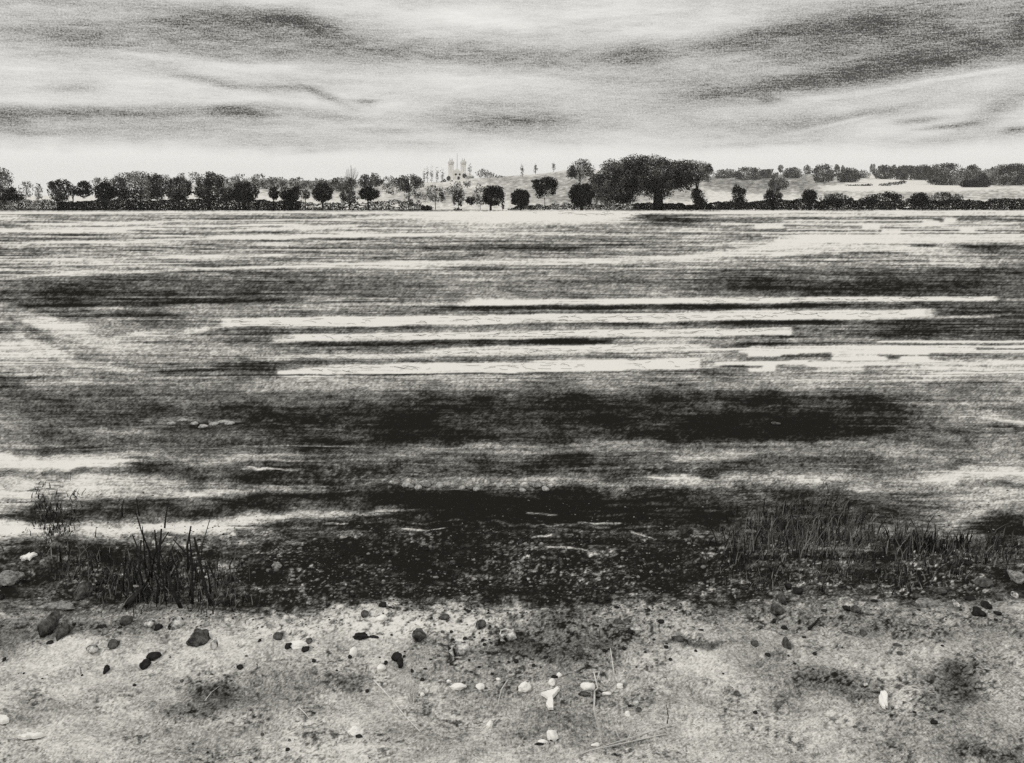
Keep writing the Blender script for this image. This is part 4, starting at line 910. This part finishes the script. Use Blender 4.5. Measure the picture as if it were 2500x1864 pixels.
def reg_big(r, n):
    x = r.uniform(450, 2500, n); y = r.uniform(1300, 1500, n)
    k = r.uniform(0, 1, n) < .9 * fbm(x / 60, y / 40, 3, 19) * (sig((1880 - x) / 60) * sig((y - 1300) / 20) + .8 * np.exp(-((x - 2150) / 260) ** 4))
    return x[k], y[k]
crumbs('soil_crumbs', 1300, reg_big, 2.6, 6.0, lambda r, n, px, py: np.where(r.uniform(0, 1, n) < .55, r.uniform(.12, .45, n), r.uniform(0, .05, n)), 12, 'coarser grey lumps of soil scattered through the black band')

def reg_fg(r, n):
    x = r.uniform(-120, 2620, n); y = r.uniform(1480, 1950, n)
    k = r.uniform(0, 1, n) < np.clip(fbm(x / 90, y / 50, 4, 25) * 2.2 - .6, .05, 1)
    return x[k], y[k]
crumbs('soil_grit', 6500, reg_fg, .45, 1.5, lambda r, n, px, py: np.where(r.uniform(0, 1, n) < .2, r.uniform(.5, 1, n), r.uniform(0, .12, n)), 13, 'fine dark grit strewn over the pale foreground')

# ------------------------------------------------------------------ stalks, straw, grass
def stem(name, pts, wpx, mat, label, cat, group=None, lie=False, pybase=None):
    """pts: photograph pixels from the foot upward; standing in the plane at the foot's distance, or lying on the ground"""
    r = random.Random(int(pts[0][0] * 7 + pts[-1][1]))
    P = []
    if lie:
        for px, py in pts:
            Y = F * CAMZ / (py - HY); X = (px - CX) / F * Y
            P.append((X, Y, float(ground_z(np.array([X]), np.array([Y]))[0]) + .006))
        Yb = P[0][1]
    else:
        py0 = pybase or pts[0][1]
        Yb = F * CAMZ / (py0 - HY)
        for i, (px, py) in enumerate(pts):
            x, y, z = at(px, py, Yb); P.append((x, y + .02 * i * r.uniform(-1, 1), z))
    # smooth the polyline
    Q = []
    for i in range(len(P) - 1):
        for t in (0, .34, .67):
            Q.append(tuple(P[i][k] + (P[i + 1][k] - P[i][k]) * t for k in range(3)))
    Q.append(P[-1])
    w = wpx * (1.15 if mat == 'stalk' and cat == 'reed' else 1.15) * Yb / F / 2
    n = len(Q)
    o = Vector(Q[0])
    Q = [tuple(Vector(q) - o) for q in Q]
    ob = MB().tube(Q, [w * (1 - .55 * i / n) * r.uniform(.85, 1.15) for i in range(n)], 6).build(name, M[mat], None, o, True)
    return tag(ob, label, cat, group)

RS = 'dark reed stalks in the left clump'
common = 'dark bent reed stalk standing in the left clump above the boulders'
for pts, w, lab in (
    ([(372, 1412), (363, 1349), (350, 1292), (338, 1236)], 5, common), ([(352, 1440), (343, 1385), (338, 1325)], 7, common), ([(388, 1412), (384, 1372), (380, 1292)], 6, common),
    ([(442, 1486), (420, 1428), (405, 1398), (392, 1376), (396, 1290)], 9, 'thickest dark reed stalk, its foot reaching the boulder with a white lower lip'), ([(460, 1392), (456, 1336), (463, 1288)], 6, common), ([(470, 1478), (468, 1370), (468, 1300)], 6, common),
    ([(516, 1478), (506, 1448), (490, 1372), (476, 1310)], 9, 'long dark reed stalk leaning left, rightmost of the left clump'), ([(534, 1434), (520, 1400), (512, 1368)], 5, common), ([(227, 1400), (222, 1372), (219, 1350)], 5, 'short dark reed stalk standing alone left of the clump'), ([(382, 1474), (384, 1430), (386, 1398)], 6, common),
    ([(434, 1418), (428, 1390), (422, 1356)], 5, common), ([(299, 1262), (298, 1240), (300, 1222)], 4, 'thin dark stalk over the white strip at the left'), ([(276, 1438), (275, 1410), (273, 1388)], 4, common), ([(402, 1290), (404, 1262), (408, 1226)], 4, common), ([(340, 1260), (337, 1240), (334, 1216)], 4, common)):
    stem('reed_stalk', pts, w, 'stalk', lab, 'reed', RS if lab == common else None)

rs = random.Random(41)
for q in range(20):
    bx = rs.gauss(400, 85); by = rs.uniform(1370, 1485); hh = rs.uniform(45, 115); ln = rs.gauss(-16, 26)
    stem('reed_stalk', [(bx, by), (bx + ln * .3 + rs.uniform(-5, 5), by - hh * .5), (bx + ln + rs.uniform(-6, 6), by - hh)], rs.uniform(2.5, 5.5), 'stalk', common, 'reed', RS)
pale = [([(1473, 1815), (1458, 1760), (1449, 1722), (1452, 1690), (1457, 1666), (1449, 1638)], 5, 'longest pale straw stem rising beside the white round stone'), ([(1456, 1664), (1460, 1650), (1463, 1640)], 4, 'short pale fork of straw next to the longest stem'),
        ([(1500, 1688), (1504, 1676), (1498, 1640), (1493, 1596)], 4, 'pale straw stem standing left of the white angular pebble'), ([(1513, 1808), (1497, 1770), (1486, 1735), (1477, 1718)], 3.4, 'pale straw stem leaning left behind the longest one'),
        ([(1530, 1812), (1545, 1780), (1558, 1748)], 3, 'pale straw stem leaning right under the rimmed white pebble'), ([(1468, 1664), (1478, 1676), (1484, 1684)], 4, 'short pale straw bent down to the crumbly pebble')]
for pts, w, lab in pale: stem('straw_stem', pts, w, 'straw', lab, 'straw')
lying = [([(1640, 1772), (1560, 1800), (1470, 1828), (1408, 1850)], 3, 'long pale straw lying across the bottom centre, upper of two'), ([(1625, 1800), (1540, 1812), (1440, 1842), (1360, 1860)], 3, 'long pale straw lying across the bottom centre, lower of two'),
         ([(913, 1662), (950, 1706), (990, 1750), (1026, 1795)], 3.4, 'long pale straw lying diagonally in the lower centre'), ([(500, 1710), (516, 1690), (536, 1678)], 1.6, 'thin straw lying on the left pale ground'), ([(1240, 1660), (1224, 1680), (1216, 1710)], 2.6, 'curved pale straw right of the round white pebble'),
         ([(730, 1728), (745, 1744), (756, 1760)], 2.4, 'short pale straw lying left of the lone white rounded stone')]
for pts, w, lab in lying: stem('straw_stem', pts, w, 'straw', lab, 'straw', lie=True)
for pts, w, lab in (([(1629, 1767), (1630, 1745), (1628, 1725)], 2.2, 'single thin dark twig standing right of the straw stems'), ([(198, 1645), (200, 1630), (202, 1618)], 1.6, 'hair thin dark twig under the left pebbles'), ([(2056, 1582), (2053, 1576), (2051, 1571)], 3.4, 'short dark twig on the right pale ground'), ([(893, 1640), (893, 1634), (893, 1628)], 2.2, 'tiny dark twig left of the knobbly white stone'), ([(627, 1638), (625, 1628), (627, 1618)], 2.4, 'tiny curved dark twig left of the soft clod')):
    stem('twig', pts, w, 'stalk', lab, 'twig')
stem('twig', [(1975, 1536), (1990, 1524), (2000, 1514)], 7, 'stalk', 'thick dark stick lying on the right pale ground', 'twig', lie=True)
for i, (pts, lab) in enumerate((([(2060, 1268), (2075, 1200)], 'dark grass stem, leftmost by the light dark stalk pair'),)): pass

def tuft(px, py, h, n, spread, mat, label, lean=0., group=None, cat='grass', wpx=2.6, tone=.35, seed=0):
    r = random.Random(900 + int(px) + seed)
    Y = F * CAMZ / (py - HY); s = Y / F; X = (px - CX) * s
    v, f, t = [], [], []
    for i in range(n):
        bx = r.gauss(0, spread * .45) * s; by = r.gauss(0, spread * .3) * s
        hh = h * s * r.uniform(.45, 1.05); dx = (lean + r.gauss(0, .28)) * hh; dy = r.gauss(0, .2) * hh
        a = r.uniform(0, math.pi); w = wpx * s * r.uniform(.5, 1.1) / 2; tn = r.random() ** 2 * tone * 2
        b = len(v)
        for q, ww in ((0, 1), (.4, .9), (.75, .55)):
            cx, cy, cz = bx + dx * q * q, by + dy * q * q, hh * q - .01
            v.append((cx - w * ww * math.cos(a), cy - w * ww * math.sin(a), cz)); v.append((cx + w * ww * math.cos(a), cy + w * ww * math.sin(a), cz)); t += [tn, tn]
        v.append((bx + dx, by + dy, hh)); t.append(tn)
        f += [(b, b + 1, b + 3, b + 2), (b + 2, b + 3, b + 5, b + 4), (b + 4, b + 5, b + 6)]
    o = mesh_obj('grass_tuft', v, f, M[mat], None, (X, Y, float(ground_z(np.array([X]), np.array([Y]))[0])), False, {'leaf_tone': t})
    return tag(o, label, cat, group)
def grass_mass(spots, mat, label, seed):
    r = random.Random(seed); v, f, t = [], [], []
    for px, py, h, n, sp, lean, tone in spots:
        for i in range(n):
            qx = px + r.gauss(0, sp * .6); qy = py + r.gauss(0, 20)
            Y = F * CAMZ / (qy - HY); s = Y / F; X = (qx - CX) * s
            z = float(ground_z(np.array([X]), np.array([Y]))[0]) - .01
            hh = h * s * r.uniform(.3, 1.05); dx = (lean + r.gauss(0, .35)) * hh; dy = r.gauss(0, .25) * hh
            a = r.uniform(0, math.pi); w = 3.2 * s * r.uniform(.5, 1.2) / 2; tn = min(1, r.random() ** 2 * tone * 2)
            b = len(v)
            for q, ww in ((0, 1), (.4, .9), (.75, .55)):
                cx, cy, cz = X + dx * q * q, Y + dy * q * q, z + hh * q
                v.append((cx - w * ww * math.cos(a), cy - w * ww * math.sin(a), cz)); v.append((cx + w * ww * math.cos(a), cy + w * ww * math.sin(a), cz)); t += [tn, tn]
            v.append((X + dx, Y + dy, z + hh)); t.append(tn)
            f += [(b, b + 1, b + 3, b + 2), (b + 2, b + 3, b + 5, b + 4), (b + 4, b + 5, b + 6)]
    tag(mesh_obj('grass', v, f, M[mat], None, (0, 0, 0), False, {'leaf_tone': t}), label, 'grass', kind='stuff')
grass_mass([(a, b, c * .58, d * 3, e * 1.3, l, .45) for a, b, c, d, e, l in (
    (1870, 1330, 110, 34, 60, .12), (1920, 1345, 120, 34, 60, .1), (1985, 1345, 110, 30, 50, .2), (2040, 1330, 110, 30, 50, .25), (2090, 1325, 95, 26, 40, .3), (2120, 1300, 70, 22, 40, .2), (2200, 1330, 110, 22, 30, .0), (2225, 1360, 100, 22, 36, .15), (1850, 1300, 70, 26, 50, .05), (1960, 1290, 80, 26, 60, .2), (2050, 1270, 70, 22, 50, .3), (1880, 1270, 60, 22, 60, .1), (1930, 1250, 60, 22, 60, .2), (2000, 1240, 60, 20, 60, .25), (2150, 1340, 70, 22, 60, .1), (1820, 1350, 60, 24, 60, .1), (2100, 1370, 50, 22, 70, .1), (1760, 1320, 50, 22, 60, .1), (2010, 1390, 46, 20, 60, .1))] + [(2260 + 40 * q, 1340 + 14 * (q % 3), 42, 70, 60, .1, .4) for q in range(7)] + [(1800 + 60 * q, 1390 + 12 * (q % 4), 30, 60, 70, .1, .5) for q in range(10)], 'blade', 'dark scrubby grass at the right end of the black soil band', 51)
tuft(2270, 1345, 64, 40, 60, 'blade', 'black leafy weed tuft with splayed blades beside the upright black stone', .0, wpx=5, tone=.05)
tuft(2345, 1335, 54, 44, 22, 'blade', 'low black weed tuft near the far right of the black band', .0, wpx=4, tone=.05)
grass_mass([(140, 1290, 22, 260, 46, 0, .25), (100, 1222, 26, 50, 12, 0, .3), (182, 1228, 24, 50, 14, 0, .3), (120, 1250, 26, 120, 40, 0, .4)], 'blade', 'dark low weeds on the white strip at the far left', 53)
tuft(1005, 1712, 78, 24, 7, 'straw_blade' if 'straw_blade' in M else 'straw', 'pale dry straw tuft left of the white fish shaped stone', -.1, cat='straw', wpx=4)
grass_mass([(px, py, 50, 60, 60, .02, .45) for px, py in ((330, 1400), (410, 1440), (470, 1450), (250, 1380), (300, 1440), (540, 1420), (380, 1380), (200, 1400), (440, 1400), (360, 1460), (500, 1470), (150, 1380), (260, 1440), (560, 1460))], 'blade', 'low dark grass among the left reed stalks', 52)

# short scribbled straws on the pale strips: nobody could count them
def strip_straw():
    r = random.Random(77); mb = MB()
    strips = [(560, 1760, 790, 774, 12), (1690, 2220, 774, 765, 12), (680, 1900, 826, 810, 9), (700, 1680, 873, 850, 9), (690, 1690, 907, 890, 14), (1700, 2380, 735, 729, 6), (1300, 1600, 520, 523, 6)]
    for (x0, x1, ya, yb, h) in strips:
        for i in range(int((x1 - x0) / 20)):
            x = r.uniform(x0, x1); y = ya + (yb - ya) * (x - x0) / (x1 - x0) + r.uniform(-h / 2, h / 2)
            ln = r.uniform(8, 34); pts = []
            dy = r.uniform(-4, 4); cv = r.uniform(-3, 3)
            for q in range(4):
                t = q / 3; px, py = x + ln * t, y + dy * t + cv * 4 * t * (1 - t)
                Y = F * CAMZ / (py - HY); X = (px - CX) / F * Y
                pts.append((X, Y, float(ground_z(np.array([X]), np.array([Y]))[0]) + .008))
            mb.tube(pts, .8 * pts[0][1] / F / 2, 3)
    o = mb.build('scattered_straw', M['stalk'])
    tag(o, 'thin dark straws scattered along the pale stubble strips', 'straw', kind='stuff')
strip_straw()

# ------------------------------------------------------------------ haze
HAZE = .00012
def haze():
    m = bpy.data.materials.new('thin haze'); m.use_nodes = True; nt = m.node_tree
    nt.nodes.remove(nt.nodes['Principled BSDF'])
    v = nt.nodes.new('ShaderNodeVolumePrincipled')
    v.inputs['Color'].default_value = (.97, .965, .95, 1); v.inputs['Density'].default_value = HAZE; v.inputs['Anisotropy'].default_value = .1
    nt.links.new(v.outputs[0], nt.nodes['Material Output'].inputs['Volume'])
    o = MB().box(-25000, 25000, -60, 2720, -40, 90).build('haze', m)
    tag(o, kind='stuff', label='thin pale haze over the far fields', cat='haze')
if HAZE: haze()

# ------------------------------------------------------------------ sky
SUN_EL, SUN_AZ = math.radians(48), math.radians(-105)      # azimuth to the right of the view direction
W = bpy.data.worlds.new('World'); SC.world = W; W.use_nodes = True
nt = W.node_tree; bg = nt.nodes['Background']
tc = N(nt, 'ShaderNodeTexCoord')
sx = N(nt, 'ShaderNodeSeparateXYZ'); nt.links.new(tc.outputs['Generated'], sx.inputs[0])
az = mth(nt, 'ARCTAN2', sx.outputs[0], sx.outputs[1])
el = mth(nt, 'ARCSINE', sx.outputs[2])
cv = N(nt, 'ShaderNodeCombineXYZ'); nt.links.new(az, cv.inputs[0]); nt.links.new(el, cv.inputs[1])
V0 = cv.outputs[0]
# wind torn warp
wn = N(nt, 'ShaderNodeTexNoise'); wn.inputs['Scale'].default_value = 9; wn.inputs['Detail'].default_value = 5; wn.inputs['Roughness'].default_value = .6
nt.links.new(mapping(nt, V0, (.35, 1.2, 1)), wn.inputs['Vector'])
ws = N(nt, 'ShaderNodeVectorMath', operation='SUBTRACT'); nt.links.new(wn.outputs['Color'], ws.inputs[0]); ws.inputs[1].default_value = (.5, .5, .5)
wm = N(nt, 'ShaderNodeVectorMath', operation='MULTIPLY'); nt.links.new(ws.outputs[0], wm.inputs[0]); wm.inputs[1].default_value = (.04, .014, 0)
wa = N(nt, 'ShaderNodeVectorMath', operation='ADD'); nt.links.new(V0, wa.inputs[0]); nt.links.new(wm.outputs[0], wa.inputs[1])
VW = wa.outputs[0]

clouds = [  # in image pixels: centre column, row, half length, half height, density, slope in degrees (rising to the right is positive)
 (592, 42, 190, 22, .36, 3), (450, 80, 520, 60, .30, 0), (140, 100, 140, 30, .22, 4), (750, 60, 90, 22, .30, -14), (800, 120, 360, 42, .32, 0), (1200, 130, 100, 30, .22, 0),
 (520, 203, 130, 11, .32, -8), (690, 215, 95, 12, .34, -3), (800, 240, 70, 10, .34, -24), (165, 217, 70, 12, .2, 0), (200, 276, 270, 15, .46, 1), (20, 292, 60, 26, .34, 0), (590, 268, 100, 12, .42, 3),
 (620, 284, 70, 10, .3, 0), (300, 312, 320, 28, .26, 3), (790, 285, 70, 12, .34, -4), (890, 252, 34, 8, .42, 2), (1200, 282, 170, 36, .24, 0), (130, 369, 120, 8, .32, -2), (750, 376, 95, 6, .22, 6), (940, 320, 90, 10, .2, 0),
 (500, 350, 420, 24, .16, 0), (2150, 55, 290, 46, .44, 8), (1840, 85, 160, 26, .40, 8), (1555, 130, 80, 32, .40, 0), (1365, 141, 130, 32, .28, 0), (2400, 115, 190, 56, .27, 8), (2040, 190, 240, 24, .34, 6), (2200, 155, 230, 36, .22, 8), (1750, 15, 500, 40, .12, 3), (300, 20, 420, 30, .12, 0), (2100, 110, 420, 80, .12, 6),
 (1760, 237, 160, 19, .30, 4), (1876, 245, 30, 10, .34, 0), (2150, 276, 130, 14, .34, 5), (2254, 296, 56, 8, .5, 3), (2320, 310, 66, 6, .46, 4), (2430, 270, 66, 25, .3, 28), (1955, 307, 130, 18, .30, 0), (1860, 348, 130, 8, .36, 2),
 (2300, 345, 220, 15, .22, 4), (2474, 321, 24, 6, .5, 0), (1300, 300, 220, 26, .26, 0), (1900, 160, 560, 90, .20, 6), (2495, 60, 40, 90, .26, 0), (1650, 300, 200, 20, .12, 0),
 (2265, 204, 190, 4, -.32, 8), (2080, 232, 120, 4, -.22, 5), (2060, 300, 130, 4, -.22, 10), (660, 165, 90, 7, -.25, 3), (1540, 60, 260, 26, -.22, 4), (430, 150, 220, 8, -.18, -4), (1200, 30, 500, 26, -.14, 0), (900, 236, 50, 10, -.25, 0), (150, 335, 130, 8, -.15, 3)]
acc = None
for (cx, cy, lx, ly, amp, sl) in clouds:
    a = math.atan((cx - CX) / F); e = math.atan((HY - cy) / F * math.cos(a))
    mp = N(nt, 'ShaderNodeMapping', vector_type='TEXTURE')
    mp.inputs['Location'].default_value = (a, e, 0); mp.inputs['Rotation'].default_value = (0, 0, math.radians(sl)); mp.inputs['Scale'].default_value = (lx / F, ly / F, 1)
    nt.links.new(VW, mp.inputs[0])
    d = N(nt, 'ShaderNodeVectorMath', operation='DOT_PRODUCT'); nt.links.new(mp.outputs[0], d.inputs[0]); nt.links.new(mp.outputs[0], d.inputs[1])
    ex = mth(nt, 'EXPONENT', mth(nt, 'MULTIPLY', d.outputs['Value'], -1.0))
    acc = mth(nt, 'MULTIPLY_ADD', ex, amp, acc if acc is not None else .0)
# broken cloud deck everywhere above the bright band at the horizon
band_n = noise(nt, mapping(nt, V0, (2.2, 16, 1)), 3.2, 6, .6)
deck = mth(nt, 'MULTIPLY_ADD', mth(nt, 'SUBTRACT', band_n, .5), .7, .2)
fine = noise(nt, mapping(nt, V0, (14, 95, 1), (0, 0, .04)), 2.2, 6, .7)
acc = mth(nt, 'ADD', mth(nt, 'MAXIMUM', acc, 0), deck)
edge = N(nt, 'ShaderNodeMapRange', interpolation_type='SMOOTHSTEP')
en = mth(nt, 'MULTIPLY_ADD', mth(nt, 'SUBTRACT', noise(nt, mapping(nt, V0, (3.2, 3, 1)), 3, 4, .6), .5), .03, el)
nt.links.new(en, edge.inputs[0]); edge.inputs[1].default_value = math.atan(108 / F); edge.inputs[2].default_value = math.atan(160 / F)
dens = mth(nt, 'MULTIPLY', acc, edge.outputs[0])
dens = mth(nt, 'MULTIPLY', dens, mth(nt, 'MULTIPLY_ADD', mth(nt, 'SUBTRACT', fine, .5), 1.3, 1.0))
# grain: water droplets / ice texture of the thin cloud
gr1 = noise(nt, mapping(nt, V0, (1, 1.2, 1)), 620, 3, .9)
gr2 = noise(nt, mapping(nt, V0, (.2, 1.6, 1)), 560, 3, .8)
gg = mth(nt, 'ADD', mth(nt, 'MULTIPLY', mth(nt, 'SUBTRACT', gr1, .5), 2.8), mth(nt, 'MULTIPLY', mth(nt, 'SUBTRACT', gr2, .5), 1.4))
dens = mth(nt, 'MULTIPLY', dens, mth(nt, 'ADD', 1.0, gg), clamp=True)
dens = mth(nt, 'MULTIPLY', dens, 1.1, clamp=True)
sky = N(nt, 'ShaderNodeTexSky', sky_type='NISHITA'); sky.sun_disc = False; sky.sun_elevation = SUN_EL; sky.sun_rotation = SUN_AZ; sky.air_density = 1; sky.dust_density = 4; sky.ozone_density = 1
bw = N(nt, 'ShaderNodeRGBToBW'); nt.links.new(sky.outputs[0], bw.inputs[0])
cl = mth(nt, 'MULTIPLY_ADD', mth(nt, 'MINIMUM', bw.outputs[0], 14.0), .12, 8.9)      # veil of high cloud over the clear sky
mul = N(nt, 'ShaderNodeVectorMath', operation='SCALE'); mul.inputs[0].default_value = (1.0, .985, .945); nt.links.new(cl, mul.inputs['Scale'])
colr = mixcol(nt, dens, mul.outputs[0], (.45, .44, .41))
nt.links.new(colr, bg.inputs['Color']); bg.inputs['Strength'].default_value = .1

sun = bpy.data.lights.new('sun', 'SUN'); sun.energy = 1.0; sun.angle = math.radians(12); sun.color = (1, .97, .92)
so = bpy.data.objects.new('sun', sun); COL.objects.link(so)
sd = Vector((math.sin(SUN_AZ) * math.cos(SUN_EL), math.cos(SUN_AZ) * math.cos(SUN_EL), math.sin(SUN_EL)))
so.rotation_euler = sd.to_track_quat('Z', 'Y').to_euler(); so.location = sd * 50

# ------------------------------------------------------------------ camera
cam = bpy.data.cameras.new('camera'); co = bpy.data.objects.new('camera', cam); COL.objects.link(co)
co.location = (0, 0, CAMZ); co.rotation_euler = (math.radians(90), 0, 0)
cam.sensor_fit = 'HORIZONTAL'; cam.sensor_width = 36; cam.lens = 36 * F / 2500
cam.shift_y = -(932 - HY) / 2500
cam.clip_start = .05; cam.clip_end = 200000
SC.camera = co
SC.render.engine = 'CYCLES'
SC.view_settings.view_transform = 'Standard'; SC.view_settings.look = 'None'; SC.view_settings.exposure = 0; SC.view_settings.gamma = 1
SC.cycles.max_bounces = 5; SC.cycles.volume_bounces = 0; SC.cycles.use_denoising = False
